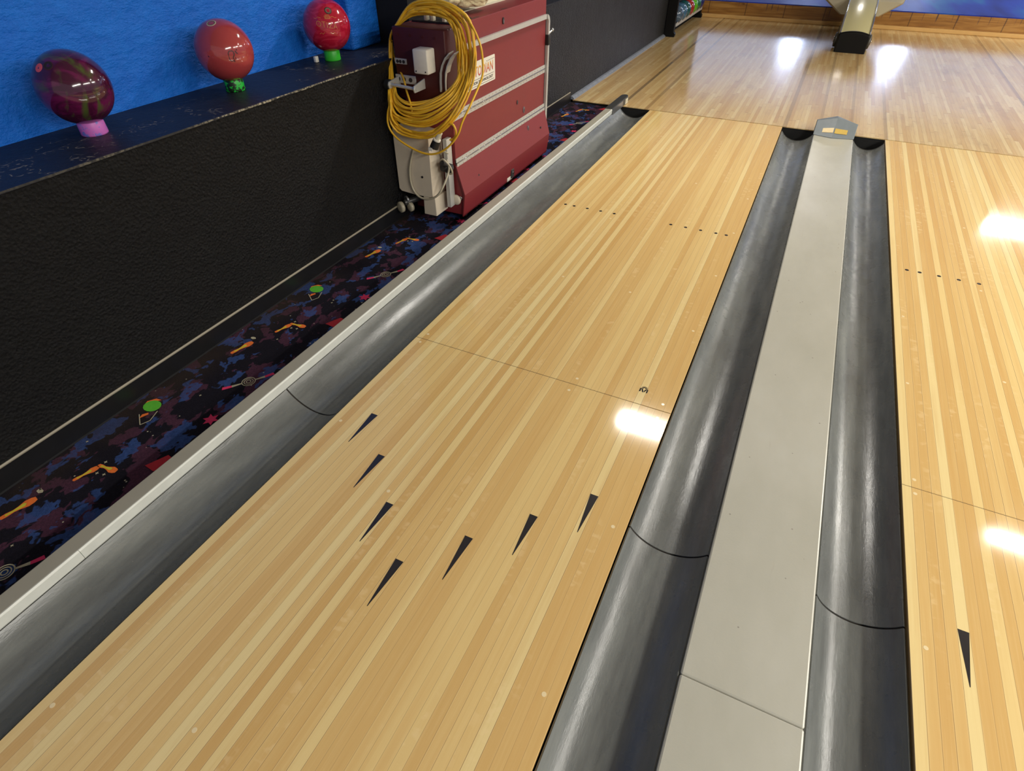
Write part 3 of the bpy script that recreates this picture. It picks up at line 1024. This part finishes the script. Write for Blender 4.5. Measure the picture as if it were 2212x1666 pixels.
# small fittings on the lane side
def side_oval(name, y, z, ry, rz, mat, x=-.412, th=.004, rim=None):
    m = MB()
    n = 18
    pts = [(y + ry * math.cos(2 * PI * i / n), z + rz * math.sin(2 * PI * i / n)) for i in range(n)]
    m.prism(pts, 'x', x - .002, x + th, mat)
    if rim:
        pts = [(y + ry * .6 * math.cos(2 * PI * i / n), z - rz * .15 + rz * .6 * math.sin(2 * PI * i / n)) for i in range(n)]
        m.prism(pts, 'x', x + th, x + th + .001, rim)
    m.build(name, t, bevel=.001, seg=1)
MT['plug_dark'] = plain('plug_dark', S(58, 50, 54), .4)
MT['plug_grey'] = plain('plug_grey', S(112, 104, 110), .4)
side_oval('lock', -1.924, .862, .009, .016, 'plug_dark', -.4135, .006, 'plug_grey')
side_oval('port_plug', -1.745, .419, .008, .012, 'plug_dark')
side_oval('port_plug', -1.650, .354, .012, .018, 'plug_grey', rim='plug_dark')
side_oval('port_plug', -1.625, .238, .011, .018, 'plug_grey', x=-.392, rim='plug_dark')
for y, z in ((-2.325, .180), (-1.452, .200)):
    side_oval('screw', y, z, .006, .006, 'plug_dark', x=-.378, th=.006)
m = MB()
m.box((-.379, -1.92, .022), (-.364, -1.885, .075), 'dark_metal')
m.cyl((-.366, -1.90, .052), (-.358, -1.90, .052), .007, 'chrome', 10)
m.build('latch', t, bevel=.002)
m = MB()
m.prism([(-1.965, .014), (-1.895, .014), (-1.895, .036), (-1.965, .036)], 'x', -.379, -.372, 'label')
m.build('sticker', t)
# control head at the front top
m = MB()
m.rbox((FX + .005, -2.553, .60), (-.398, -2.42, .906), 'head_red', .005)
for i in range(4):
    x = -.655 + i * .068
    m.cyl((x, -2.553, .876 - i * .001), (x, -2.5555, .876 - i * .001), .006, 'head_red', 10)
head = m.build('control_head', t)
m = MB()
m.rbox((-.536, -2.622, .733), (-.455, -2.552, .836), 'grey_box', .007)
for x in (-.522, -.470):
    m.cyl((x, -2.621, .745), (x, -2.6235, .745), .0035, 'let_black', 8)
m.build('switch_box', head)
m = MB()
m.box((-.684, -2.558, .752), (-.617, -2.552, .776), 'alu')
for x in (-.668, -.652, -.633):
    m.cyl((x, -2.557, .763), (x, -2.5595, .763), .0075, 'let_black', 12)
m.build('hole_plate', head, bevel=.001)
# carrying handle below the head
m = MB()
m.box((-.690, -2.560, .668), (-.574, -2.552, .706), 'alu')
for x in (-.672, -.640, -.602):
    m.cyl((x, -2.559, .687), (x, -2.562, .687), .010, 'let_black', 14)
m.prism([(-2.552, .655), (-2.552, .700), (-2.645, .686), (-2.652, .672), (-2.645, .655)], 'x', -.532, -.524, 'alu')
m.prism([(-2.552, .655), (-2.552, .700), (-2.645, .690), (-2.652, .677), (-2.645, .660)], 'x', -.676, -.668, 'alu')
hd = m.build('handle_bracket', t, bevel=.002)
m = MB()
m.cyl((-.680, -2.634, .678), (-.520, -2.634, .670), .0075, 'alu', 14)
m.cyl((-.698, -2.630, .674), (-.676, -2.630, .674), .024, 'rubber', 18)
m.build('carry_handle', hd)
# curved chrome guards at the front right edge
for dx, dy in ((0., 0.), (.026, .004)):
    m = MB()
    pp = [(-.372, .822), (-.396, .800), (-.416, .768), (-.428, .735), (-.432, .700), (-.434, .655)]
    vs = []
    for (x, z) in pp:
        vs += [(x + dx, -2.567 + dy, z), (x + dx, -2.525 + dy, z + .004), (x + dx + .004, -2.525 + dy, z + .001), (x + dx + .004, -2.567 + dy, z - .003)]
    fs = []
    for i in range(len(pp) - 1):
        for k in range(4):
            fs.append((i * 4 + k, i * 4 + (k + 1) % 4, i * 4 + 4 + (k + 1) % 4, i * 4 + 4 + k))
    fs += [(3, 2, 1, 0), tuple(range(len(vs) - 4, len(vs)))]
    m.add(vs, fs, 'alu')
    m.build('wheel_guard', t)
# tank, pump leg, post and wheels at the front bottom
m = MB()
m.prism([(-.704, .158), (-.690, .146), (-.610, .140), (-.491, .140), (-.486, .455), (-.700, .475)], 'y', -2.630, -2.503, 'tank')
m.cyl((-.545, -2.630, .245), (-.545, -2.633, .245), .006, 'let_black', 10)
tank = m.build('fluid_tank', t, bevel=.007)
m = MB()
m.prism([(-.556, .040), (-.476, .040), (-.478, .139), (-.552, .139)], 'y', -2.630, -2.510, 'tank')
m.build('pump_leg', t, bevel=.003)
m = MB()
m.tube([(-.577, -2.633, .39), (-.600, -2.638, .327), (-.614, -2.64, .273), (-.616, -2.64, .211), (-.601, -2.64, .164), (-.566, -2.642, .137), (-.515, -2.642, .135), (-.462, -2.642, .159), (-.426, -2.635, .203), (-.413, -2.60, .253), (-.412, -2.575, .29), (-.43, -2.56, .33)], .0055, 'hose', 8, 4)
m.build('hose', t)
m = MB()
m.box((-.448, -2.560, .072), (-.424, -2.512, .430), 'alu')
m.build('upright_post', t, bevel=.002)
m = MB()
m.cyl((-.447, -2.575, .300), (-.425, -2.535, .275), .026, 'rubber', 14)
m.cyl((-.436, -2.600, .325), (-.428, -2.560, .300), .014, 'rubber', 12)
m.tube([(-.452, -2.58, .33), (-.425, -2.60, .345), (-.398, -2.59, .315), (-.392, -2.575, .275), (-.41, -2.57, .262)], .005, 'hose', 8, 3)
m.tube([(-.445, -2.59, .365), (-.42, -2.60, .385), (-.398, -2.59, .375)], .004, 'hose', 8, 3)
m.build('valve', t)
m = MB()
m.lathe([(0, 0), (.022, .0), (.028, .006), (.028, .014), (.022, .020), (0, .020)], (-.418, -2.503, .100), 'tank', 20, (0, -1, 0))
m.build('rear_roller', t)
m = MB()
m.lathe([(.004, 0), (.012, 0), (.013, .004), (.006, .005), (.004, .002)], (-.396, -2.501, .108), 'chrome', 16, (0, -1, 0))
m.build('rivet', t)
for x, z, r, y in ((-.688, .062, .030, -2.66), (-.645, .060, .026, -2.63)):
    m = MB()
    m.lathe([(0, 0), (r * .55, 0), (r * .6, .004), (r, .006), (r, .022), (r * .6, .025), (0, .025)], (x, y + .02, z), 'hose', 24, (-.35, -.94, 0))
    m.build('drive_wheel', t)
m = MB()
m.cyl((-.675, -2.64, .085), (-.600, -2.52, .098), .016, 'dark_metal', 14)
m.cyl((-.668, -2.632, .100), (-.664, -2.624, .101), .021, 'metal', 16)
m.build('wheel_axle', t)
for (x, y) in ((-.40, -2.46), (-.40, -1.38), (-.66, -2.46), (-.66, -1.38)):
    m = MB()
    m.lathe([(0, 0), (.012, 0), (.016, .004), (.016, .012), (.012, .016), (0, .016)], (x - .008, y, FLOOR_Z + .0165), 'rubber', 16, (1, 0, 0))
    m.box((x - .012, y - .008, FLOOR_Z + .014), (x + .012, y + .008, .014), 'metal')
    m.build('caster', t)
# top tray with clips and two pale channels
m = MB()
m.box((-.668, -2.405, .905), (-.440, -2.22, .913), 'rubber')
for x in (-.60, -.565, -.50):
    m.rbox((x, -2.40, .913), (x + .018, -2.375, .945), 'white_plastic', .003)
m.tube([(-.58, -2.36, .925), (-.52, -2.33, .945), (-.47, -2.35, .925)], .007, 'rubber', 8, 3)
m.build('cable_tray', t)
for x in (-.618, -.662):
    m = MB()
    m.box((x, -2.19, .905), (x + .006, YB - .01, .932), 'white_plastic')
    m.box((x, -2.19, .905), (x + .035, YB - .01, .909), 'white_plastic')
    m.build('top_channel', t)
for y in (-2.165, -1.845):
    m = MB()
    m.prism([(-.452, y - .03), (-.444, y - .034), (-.440, y - .01), (-.447, y + .004), (-.438, y + .022), (-.446, y + .034), (-.454, y + .01)], 'z', .904, .9055, 'let_black')
    m.build('paint_chip', t)

# ------------------------------------------------------------------ cloth on the machine
bm = bmesh.new()
bmesh.ops.create_icosphere(bm, subdivisions=5, radius=1)
for v in bm.verts:
    p = v.co.copy()
    q = Vector((p.x * .072, p.y * .125, p.z * .046))
    a = mnoise.noise(p * 1.7 + Vector((2, 1, 4))) * .020 + mnoise.noise(p * 4.5) * .007 + mnoise.noise(p * 16) * .0018
    fold = math.sin(p.y * 5.2 + p.x * 2.) * .008
    q += p.normalized() * (a + fold)
    q.z = max(q.z, -.034)
    v.co = q
CL = (-.545, -2.005, .967)
m = MB()
m.bm(bm, 'cloth', True, Matrix.Translation(CL) @ Matrix.Rotation(-.1, 4, 'Z'))
bm = bmesh.new()
bmesh.ops.create_icosphere(bm, subdivisions=4, radius=1)
for v in bm.verts:
    p = v.co.copy()
    q = Vector((p.x * .055, p.y * .085, p.z * .040)) + p * (mnoise.noise(p * 2.2) * .012)
    q.z = max(q.z, -.030)
    v.co = q
m.bm(bm, 'cloth', True, Matrix.Translation((-.60, -2.13, .975)))
o = m.build('cleaning_cloth', origin=(CL[0], CL[1], .932))
tag(o, 'crumpled cream fleece cloth lying on top of the red machine', 'cloth')

# ------------------------------------------------------------------ yellow cord coiled over the control head
CORD=[(-0.667,-2.514,0.913),(-0.6,-2.513,0.965),(-0.52,-2.517,0.985),(-0.434,-2.513,0.985),(-0.375,-2.492,0.961),(-0.325,-2.488,0.92),(-0.3,-2.492,0.85),(-0.288,-2.51,0.785),(-0.291,-2.544,0.707),(-0.3,-2.641,0.642),(-0.371,-2.679,0.583),(-0.471,-2.684,0.54),(-0.583,-2.684,0.534),(-0.641,-2.683,0.555),(-0.667,-2.657,0.593),(-0.688,-2.625,0.649),(-0.726,-2.557,0.7),(-0.75,-2.501,0.792),(-0.709,-2.531,0.866),(-0.668,-2.524,0.915),(-0.608,-2.516,0.979),(-0.54,-2.521,1.007),(-0.444,-2.515,1.012),(-0.346,-2.523,0.988),(-0.285,-2.522,0.944),(-0.272,-2.502,0.863),(-0.253,-2.528,0.796),(-0.254,-2.564,0.709),(-0.267,-2.648,0.62),(-0.343,-2.682,0.53),(-0.454,-2.678,0.469),(-0.605,-2.676,0.464),(-0.651,-2.696,0.514),(-0.665,-2.677,0.573),(-0.67,-2.659,0.643),(-0.725,-2.561,0.698),(-0.749,-2.5,0.796),(-0.725,-2.507,0.862),(-0.664,-2.516,0.914),(-0.6,-2.511,0.963),(-0.533,-2.493,0.977),(-0.44,-2.498,0.975),(-0.368,-2.513,0.953),(-0.335,-2.502,0.907),(-0.325,-2.492,0.839),(-0.307,-2.519,0.78),(-0.311,-2.54,0.708),(-0.313,-2.636,0.649),(-0.368,-2.69,0.594),(-0.476,-2.68,0.545),(-0.576,-2.69,0.545),(-0.653,-2.658,0.562),(-0.65,-2.669,0.615),(-0.693,-2.608,0.661),(-0.726,-2.545,0.723),(-0.737,-2.511,0.805),(-0.722,-2.511,0.862),(-0.672,-2.499,0.911),(-0.59,-2.52,0.959),(-0.519,-2.501,0.969),(-0.437,-2.491,0.958),(-0.378,-2.512,0.932),(-0.354,-2.514,0.886),(-0.349,-2.501,0.827),(-0.332,-2.518,0.774),(-0.324,-2.548,0.712),(-0.337,-2.622,0.658),(-0.399,-2.663,0.615),(-0.488,-2.68,0.585),(-0.585,-2.664,0.575),(-0.642,-2.655,0.594),(-0.656,-2.645,0.631),(-0.693,-2.597,0.677),(-0.727,-2.535,0.738),(-0.75,-2.49,0.805),(-0.716,-2.519,0.864),(-0.667,-2.501,0.912),(-0.599,-2.503,0.953),(-0.514,-2.502,0.966),(-0.422,-2.511,0.955),(-0.376,-2.522,0.927),(-0.373,-2.493,0.877),(-0.357,-2.512,0.822),(-0.37,-2.491,0.761),(-0.345,-2.544,0.713),(-0.355,-2.615,0.669),(-0.412,-2.657,0.632),(-0.497,-2.673,0.599),(-0.575,-2.674,0.59),(-0.623,-2.675,0.609),(-0.655,-2.641,0.639),(-0.699,-2.581,0.683),(-0.733,-2.525,0.741),(-0.732,-2.515,0.809),(-0.718,-2.516,0.863),(-0.671,-2.508,0.913),(-0.599,-2.514,0.964),(-0.521,-2.511,0.98),(-0.443,-2.491,0.973),(-0.37,-2.512,0.951),(-0.326,-2.519,0.909),(-0.315,-2.502,0.843),(-0.316,-2.489,0.776),(-0.297,-2.549,0.709),(-0.314,-2.624,0.641),(-0.38,-2.667,0.583),(-0.468,-2.692,0.548),(-0.584,-2.679,0.539),(-0.642,-2.678,0.561),(-0.665,-2.655,0.6),(-0.689,-2.619,0.654),(-0.733,-2.545,0.703),(-0.732,-2.525,0.799),(-0.717,-2.52,0.864),(-0.667,-2.523,0.915),(-0.615,-2.502,0.974),(-0.549,-2.502,1.002),(-0.442,-2.519,1.014),(-0.347,-2.517,0.993),(-0.283,-2.513,0.948),(-0.272,-2.5,0.863),(-0.265,-2.521,0.792),(-0.27,-2.558,0.709),(-0.267,-2.664,0.633),(-0.344,-2.687,0.54),(-0.454,-2.679,0.47),(-0.606,-2.673,0.465),(-0.654,-2.691,0.513),(-0.669,-2.67,0.572),(-0.687,-2.634,0.639),(-0.72,-2.567,0.699),(-0.74,-2.514,0.796),(-0.721,-2.514,0.863),(-0.665,-2.525,0.915),(-0.609,-2.509,0.973),(-0.53,-2.522,0.999),(-0.439,-2.517,1.005),(-0.359,-2.503,0.984),(-0.286,-2.517,0.944),(-0.264,-2.523,0.866),(-0.263,-2.529,0.793),(-0.276,-2.549,0.706),(-0.267,-2.665,0.633),(-0.348,-2.679,0.536),(-0.46,-2.672,0.471),(-0.598,-2.681,0.48),(-0.661,-2.673,0.522),(-0.664,-2.668,0.585),(-0.679,-2.64,0.647),(-0.707,-2.584,0.703),(-0.747,-2.506,0.793),(-0.712,-2.527,0.865),(-0.667,-2.52,0.914),(-0.619,-2.491,0.967),(-0.548,-2.49,0.991),(-0.437,-2.52,1.005),(-0.348,-2.519,0.989),(-0.276,-2.528,0.949),(-0.276,-2.496,0.862),(-0.274,-2.515,0.789),(-0.275,-2.563,0.711),(-0.294,-2.632,0.629),(-0.348,-2.687,0.549),(-0.462,-2.674,0.482),(-0.603,-2.67,0.486),(-0.646,-2.687,0.538),(-0.641,-2.693,0.602),(-0.69,-2.622,0.648),(-0.723,-2.56,0.701),(-0.738,-2.518,0.796),(-0.735,-2.495,0.859),(-0.689,-2.489,0.909),(-0.61,-2.508,0.973),(-0.547,-2.498,0.996),(-0.44,-2.514,1.002),(-0.349,-2.527,0.979),(-0.308,-2.503,0.93),(-0.286,-2.51,0.856),(-0.28,-2.517,0.788),(-0.282,-2.549,0.707),(-0.281,-2.651,0.634),(-0.366,-2.662,0.545),(-0.452,-2.692,0.498),(-0.605,-2.666,0.489),(-0.637,-2.701,0.538),(-0.645,-2.692,0.596),(-0.685,-2.629,0.651),(-0.718,-2.561,0.715),(-0.733,-2.519,0.804),(-0.734,-2.495,0.859),(-0.665,-2.512,0.914),(-0.596,-2.515,0.961),(-0.515,-2.517,0.979),(-0.443,-2.492,0.974),(-0.361,-2.523,0.957),(-0.322,-2.521,0.912),(-0.327,-2.49,0.838),(-0.323,-2.504,0.775),(-0.321,-2.54,0.709),(-0.333,-2.616,0.651),(-0.387,-2.668,0.599),(-0.494,-2.659,0.551),(-0.582,-2.675,0.559),(-0.63,-2.675,0.593),(-0.657,-2.643,0.631),(-0.692,-2.598,0.677),(-0.727,-2.537,0.734),(-0.743,-2.502,0.804),(-0.739,-2.488,0.858),(-0.671,-2.501,0.912),(-0.595,-2.513,0.958),(-0.528,-2.489,0.969),(-0.424,-2.516,0.968),(-0.384,-2.494,0.94),(-0.35,-2.499,0.895),(-0.341,-2.491,0.831),(-0.323,-2.52,0.776),(-0.323,-2.546,0.711),(-0.346,-2.607,0.654),(-0.395,-2.667,0.615),(-0.486,-2.68,0.579),(-0.57,-2.687,0.578),(-0.639,-2.659,0.592),(-0.657,-2.645,0.63),(-0.694,-2.596,0.675),(-0.739,-2.519,0.734),(-0.728,-2.52,0.812),(-0.722,-2.51,0.862),(-0.668,-2.499,0.912),(-0.61,-2.487,0.951),(-0.502,-2.52,0.968),(-0.435,-2.49,0.951),(-0.396,-2.487,0.922),(-0.359,-2.517,0.881),(-0.361,-2.506,0.821),(-0.359,-2.494,0.764),(-0.33,-2.557,0.715),(-0.362,-2.601,0.663),(-0.43,-2.637,0.636),(-0.522,-2.648,0.615),(-0.581,-2.655,0.614),(-0.639,-2.634,0.631),(-0.656,-2.621,0.663),(-0.701,-2.568,0.698),(-0.729,-2.522,0.755),(-0.736,-2.51,0.808),(-0.733,-2.496,0.859),(-0.676,-2.505,0.912),(-0.622,-2.488,0.968),(-0.534,-2.512,0.994),(-0.441,-2.507,0.995),(-0.367,-2.502,0.968),(-0.31,-2.514,0.925),(-0.302,-2.491,0.849),(-0.288,-2.506,0.785),(-0.28,-2.553,0.708),(-0.295,-2.634,0.632),(-0.363,-2.678,0.567),(-0.469,-2.679,0.521),(-0.579,-2.692,0.526),(-0.648,-2.675,0.55),(-0.655,-2.671,0.602),(-0.697,-2.608,0.652),(-0.732,-2.537,0.72),(-0.736,-2.51,0.806),(-0.734,-2.494,0.859),(-0.662,-2.506,0.913),(-0.6,-2.501,0.952),(-0.503,-2.521,0.97),(-0.439,-2.49,0.961),(-0.37,-2.521,0.94),(-0.347,-2.518,0.892),(-0.34,-2.521,0.83),(-0.352,-2.511,0.768),(-0.347,-2.546,0.714),(-0.372,-2.599,0.67),(-0.432,-2.634,0.636),(-0.509,-2.663,0.611),(-0.566,-2.679,0.614),(-0.625,-2.655,0.632),(-0.666,-2.609,0.658),(-0.695,-2.575,0.7),(-0.746,-2.498,0.752),(-0.725,-2.52,0.816),(-0.72,-2.513,0.863),(-0.658,-2.517,0.915),(-0.592,-2.518,0.958),(-0.517,-2.508,0.974),(-0.424,-2.518,0.971),(-0.381,-2.497,0.942),(-0.336,-2.52,0.9),(-0.333,-2.51,0.834),(-0.326,-2.523,0.776),(-0.333,-2.539,0.71),(-0.342,-2.623,0.664),(-0.406,-2.659,0.622),(-0.489,-2.682,0.596),(-0.57,-2.679,0.597),(-0.629,-2.658,0.619),(-0.656,-2.63,0.652),(-0.692,-2.585,0.694),(-0.743,-2.51,0.739),(-0.741,-2.504,0.805),(-0.728,-2.504,0.861),(-0.69,-2.488,0.909),(-0.603,-2.513,0.97),(-0.538,-2.499,0.987),(-0.437,-2.512,0.993),(-0.369,-2.495,0.971),(-0.3,-2.52,0.932),(-0.285,-2.519,0.856),(-0.298,-2.501,0.782),(-0.281,-2.567,0.713),(-0.285,-2.651,0.637),(-0.34,-2.701,0.554),(-0.466,-2.668,0.482),(-0.593,-2.682,0.497),(-0.661,-2.661,0.54),(-0.654,-2.669,0.606),(-0.693,-2.614,0.654),(-0.732,-2.545,0.706),(-0.751,-2.498,0.794),(-0.733,-2.498,0.86),(-0.673,-2.506,0.912),(-0.614,-2.49,0.96),(-0.521,-2.51,0.979),(-0.446,-2.49,0.978),(-0.375,-2.493,0.96),(-0.314,-2.508,0.923),(-0.303,-2.496,0.849),(-0.307,-2.493,0.779),(-0.291,-2.561,0.712),(-0.307,-2.633,0.642),(-0.377,-2.664,0.572),(-0.477,-2.672,0.526),(-0.596,-2.665,0.529),(-0.639,-2.676,0.569),(-0.662,-2.652,0.611),(-0.695,-2.607,0.658),(-0.719,-2.558,0.719),(-0.736,-2.515,0.803),(-0.722,-2.512,0.863),(-0.662,-2.506,0.913),(-0.605,-2.489,0.944),(-0.513,-2.49,0.955),(-0.417,-2.517,0.953),(-0.372,-2.521,0.936),(-0.351,-2.504,0.892),(-0.348,-2.493,0.828),(-0.351,-2.499,0.767),(-0.335,-2.561,0.717),(-0.371,-2.598,0.669),(-0.42,-2.649,0.636),(-0.503,-2.667,0.6),(-0.567,-2.685,0.596),(-0.625,-2.671,0.611),(-0.656,-2.641,0.637),(-0.702,-2.583,0.674),(-0.738,-2.524,0.725),(-0.751,-2.493,0.8),(-0.715,-2.52,0.864),(-0.682,-2.488,0.909),(-0.592,-2.523,0.965),(-0.531,-2.498,0.98),(-0.429,-2.515,0.98),(-0.368,-2.514,0.952),(-0.343,-2.496,0.902),(-0.322,-2.511,0.839),(-0.331,-2.488,0.772),(-0.316,-2.542,0.709),(-0.327,-2.622,0.65),(-0.384,-2.673,0.601),(-0.474,-2.687,0.558),(-0.586,-2.675,0.544),(-0.63,-2.691,0.571),(-0.655,-2.664,0.61),(-0.69,-2.611,0.663),(-0.732,-2.534,0.725),(-0.735,-2.513,0.807),(-0.719,-2.516,0.863),(-0.668,-2.507,0.913),(-0.614,-2.488,0.957),(-0.518,-2.511,0.977),(-0.443,-2.49,0.971),(-0.384,-2.489,0.946),(-0.346,-2.49,0.902),(-0.322,-2.508,0.839),(-0.328,-2.497,0.773),(-0.308,-2.559,0.713),(-0.324,-2.63,0.654),(-0.379,-2.682,0.606),(-0.484,-2.678,0.567),(-0.582,-2.671,0.571),(-0.633,-2.662,0.603),(-0.659,-2.634,0.639),(-0.698,-2.585,0.681),(-0.728,-2.535,0.733),(-0.754,-2.489,0.799),(-0.735,-2.495,0.859)]
STRAY=[(-0.315,-2.525,0.975),(-0.278,-2.525,0.945),(-0.245,-2.525,0.896),(-0.224,-2.525,0.846),(-0.218,-2.525,0.789),(-0.212,-2.544,0.738),(-0.213,-2.593,0.694),(-0.218,-2.662,0.637),(-0.243,-2.695,0.575),(-0.271,-2.695,0.515),(-0.32,-2.695,0.458),(-0.381,-2.695,0.416),(-0.441,-2.695,0.398),(-0.499,-2.695,0.401),(-0.568,-2.695,0.421),(-0.627,-2.695,0.449),(-0.661,-2.695,0.483),(-0.672,-2.695,0.522),(-0.662,-2.695,0.569),(-0.649,-2.684,0.611),(-0.667,-2.655,0.643),(-0.692,-2.597,0.69),(-0.722,-2.531,0.757),(-0.713,-2.525,0.832)]
DIAG=[(-0.727,-2.505,0.838),(-0.727,-2.505,0.785),(-0.701,-2.522,0.74),(-0.649,-2.56,0.704),(-0.623,-2.585,0.684),(-0.587,-2.625,0.652),(-0.553,-2.657,0.62),(-0.535,-2.674,0.59),(-0.532,-2.675,0.564)]
LOOP=[(-0.318,-2.685,0.555),(-0.302,-2.685,0.552),(-0.29,-2.685,0.533),(-0.289,-2.685,0.51),(-0.304,-2.685,0.487),(-0.324,-2.685,0.48)]

t = thing('extension_cord', 'yellow extension cord coiled over the front of the red machine', 'cord', (-.5, -2.6, .45))
m = MB()
m.tube(CORD, .0052, 'yellow', 8, 3)
m.tube(STRAY, .0050, 'yellow', 8, 4)
m.tube(DIAG, .0050, 'yellow', 8, 4)
m.tube(LOOP, .0055, 'yellow', 8, 4)
m.build('cable', t)
m = MB()
m.cyl((-.382, -2.675, .503), (-.402, -2.680, .468), .012, 'white_plastic', 14)
m.cyl((-.400, -2.680, .472), (-.404, -2.680, .464), .019, 'label', 16)
m.cyl((-.403, -2.680, .465), (-.420, -2.683, .430), .019, 'rubber', 16, .022)
m.box((-.440, -2.705, .418), (-.418, -2.690, .434), 'label')
m.build('plug', t, label='white and black plug')

# ================================================================== ball rack against the far wall
t = thing('ball_rack', 'black ball rack with a silver rail at the far end of the black wall', 'rack', (-.66, 4.3, 0))
for (y0, y1) in ((3.25, 3.31), (5.12, 5.18)):
    y1_ = min(y1, 4.985)
    if y0 > 5: y0, y1_ = 4.90, 4.96
    m = MB()
    m.prism([(-.715, 0), (-.585, 0), (-.578, .03), (-.590, .05), (-.600, .052), (-.585, 1.1), (-.715, 1.1)], 'y', y0, y1_, 'rack_black')
    m.build('upright', t, bevel=.003)
for zr in (.135, .52):
    m = MB()
    m.box((-.600, 3.31, zr - .030), (-.590, 4.90, zr + .012), 'alu')
    m.cyl((-.594, 3.31, zr + .014), (-.594, 4.90, zr + .014), .008, 'chrome', 12)
    m.build('front_rail', t)
    m = MB()
    m.box((-.715, 3.31, zr - .035), (-.604, 4.90, zr - .028), 'rack_black')
    m.build('shelf', t)
m = MB()
m.box((-.718, 3.31, .05), (-.714, 4.90, 1.0), 'rack_black')
m.build('back_panel', t)
rc = [('slate grey', S(74, 96, 116)), ('steel blue', S(70, 110, 140)), ('dark teal', S(36, 92, 96)), ('red', S(170, 44, 40)), ('lime green', S(96, 190, 40)), ('forest green', S(24, 110, 72)), ('navy blue', S(26, 40, 110))]
words = ['dusty slate grey ball, nearest the front upright on the rack', 'steel blue ball second from the front upright on the rack', 'dark teal ball between the blue and red balls on the rack', 'red ball on the rack beside the lime green one', 'lime green ball on the far part of the rack', 'forest green ball behind the lime green one on the rack', 'navy blue ball at the far upright of the rack']
rr = .0535 * 2
for i, (nm, c) in enumerate(rc):
    MT['rb_' + str(i)] = mat_swirl('rack_ball', tuple(v * .7 for v in c), c, tuple(min(1, v * 1.4) for v in c), 8, 1.5)
    cx, cy, cz = -.655, 3.435 + .2175 * i, .1095 + rr
    o = MB().ball((cx, cy, cz), rr, 'rb_' + str(i), 40, 24).build('bowling_ball', origin=(cx, cy, cz - rr))
    tag(o, words[i], 'bowling ball', 'balls on the black rack')

# ================================================================== ball return on the approach
t = thing('ball_return', 'cream ball return with a black nose standing on the approach', 'ball return', (1.43, 3.9, 0))
CX = 1.437
def hood_section(y):
    """half widths and heights of the nose at distance y: returns list of (x, z) across the top"""
prof = [(3.195, .185), (3.35, .258), (3.55, .332), (3.8, .392), (4.1, .436), (4.5, .486), (4.9, .53)]
def section(hw, zt, zb, arch=.024, n=10, lip=.012):
    pts = [(-hw, zb), (-hw, zt - lip)]
    for i in range(n + 1):
        u = -1 + 2 * i / n
        pts.append((u * hw * .965, zt + arch * (1 - u * u)))
    pts += [(hw, zt - lip), (hw, zb)]
    return pts
m = MB()
rows = []
for (y, zt) in prof:
    rows.append([(CX + x, y, z) for x, z in section(.158, zt, .012)])
k = len(rows[0])
vs = [p for r_ in rows for p in r_]
fs = []
for i in range(len(rows) - 1):
    for j in range(k - 1):
        fs.append((i * k + j, i * k + j + 1, (i + 1) * k + j + 1, (i + 1) * k + j))
fs += [tuple(range(k)), tuple(range((len(rows) - 1) * k, len(rows) * k))[::-1]]
m.add(vs, fs, 'cream_hood', True)
o = m.build('hood', t)
md = o.modifiers.new('split', 'EDGE_SPLIT'); md.split_angle = math.radians(40)
m = MB()
a = section(.160, .186, .002, .026)
b = section(.152, .172, .002, .024)
vs = [(CX + x, 3.215, z) for x, z in a] + [(CX + x, 3.175, z) for x, z in a] + [(CX + x, 3.160, z) for x, z in b]
fs = []
for i in range(2):
    for j in range(k - 1):
        fs.append((i * k + j, i * k + j + 1, (i + 1) * k + j + 1, (i + 1) * k + j))
fs.append(tuple(range(2 * k, 3 * k)))
m.add(vs, fs, 'rack_black', False)
m.build('nose', t, bevel=.003)
m = MB()
for sg in (-1, 1):
    x = CX + sg * .1595
    m.box((x - .004, 3.22, .012), (x + .004, 4.9, .026), 'dark_metal')
m.build('skirt_strip', t)
for sg in (-1, 1):
    m = MB()
    m.lathe([(0, .0), (.055, .0), (.072, .006), (.076, .018), (.070, .030), (.05, .034), (0, .034)], (CX + sg * .158, 3.46, .080), 'dark_metal', 28, (sg, 0, 0))
    m.lathe([(0, .034), (.030, .034), (.034, .040), (0, .042)], (CX + sg * .158, 3.46, .080), 'chrome', 20, (sg, 0, 0))
    m.build('side_roller', t)
for sg in (-1, 1):
    m = MB()
    x = CX + sg * .150
    m.tube([(x, y - .01, z + .002) for y, z in prof[:]], .007, 'chrome', 8, 3)
    m.build('edge_trim', t)
m = MB()
hull = [(4.0, .20, .40, .26, .40), (4.06, .215, .425, .25, .43), (4.3, .23, .44, .24, .47), (4.9, .23, .44, .24, .50), (4.965, .20, .40, .26, .49)]
vs = []
for (y, hb, ht, zb, zt) in hull:
    zm = zb + .14
    vs += [(CX - hb, y, zb), (CX - ht, y, zm), (CX - ht - .006, y, zt), (CX - ht + .03, y, zt + .012), (CX + ht - .03, y, zt + .012), (CX + ht + .006, y, zt), (CX + ht, y, zm), (CX + hb, y, zb)]
fs = []
for i in range(len(hull) - 1):
    for j in range(8):
        fs.append((i * 8 + j, i * 8 + (j + 1) % 8, i * 8 + 8 + (j + 1) % 8, i * 8 + 8 + j))
fs += [tuple(range(8)), tuple(range(len(vs) - 8, len(vs)))[::-1]]
m.add(vs, fs, 'tray_grey', True)
o = m.build('ball_tray', t, bevel=.02, seg=3)
md = o.modifiers.new('split', 'EDGE_SPLIT'); md.split_angle = math.radians(50)
m = MB()
m.box((CX - .15, 4.35, .0), (CX + .15, 4.85, .30), 'rubber')
m.build('pedestal', t, bevel=.01)
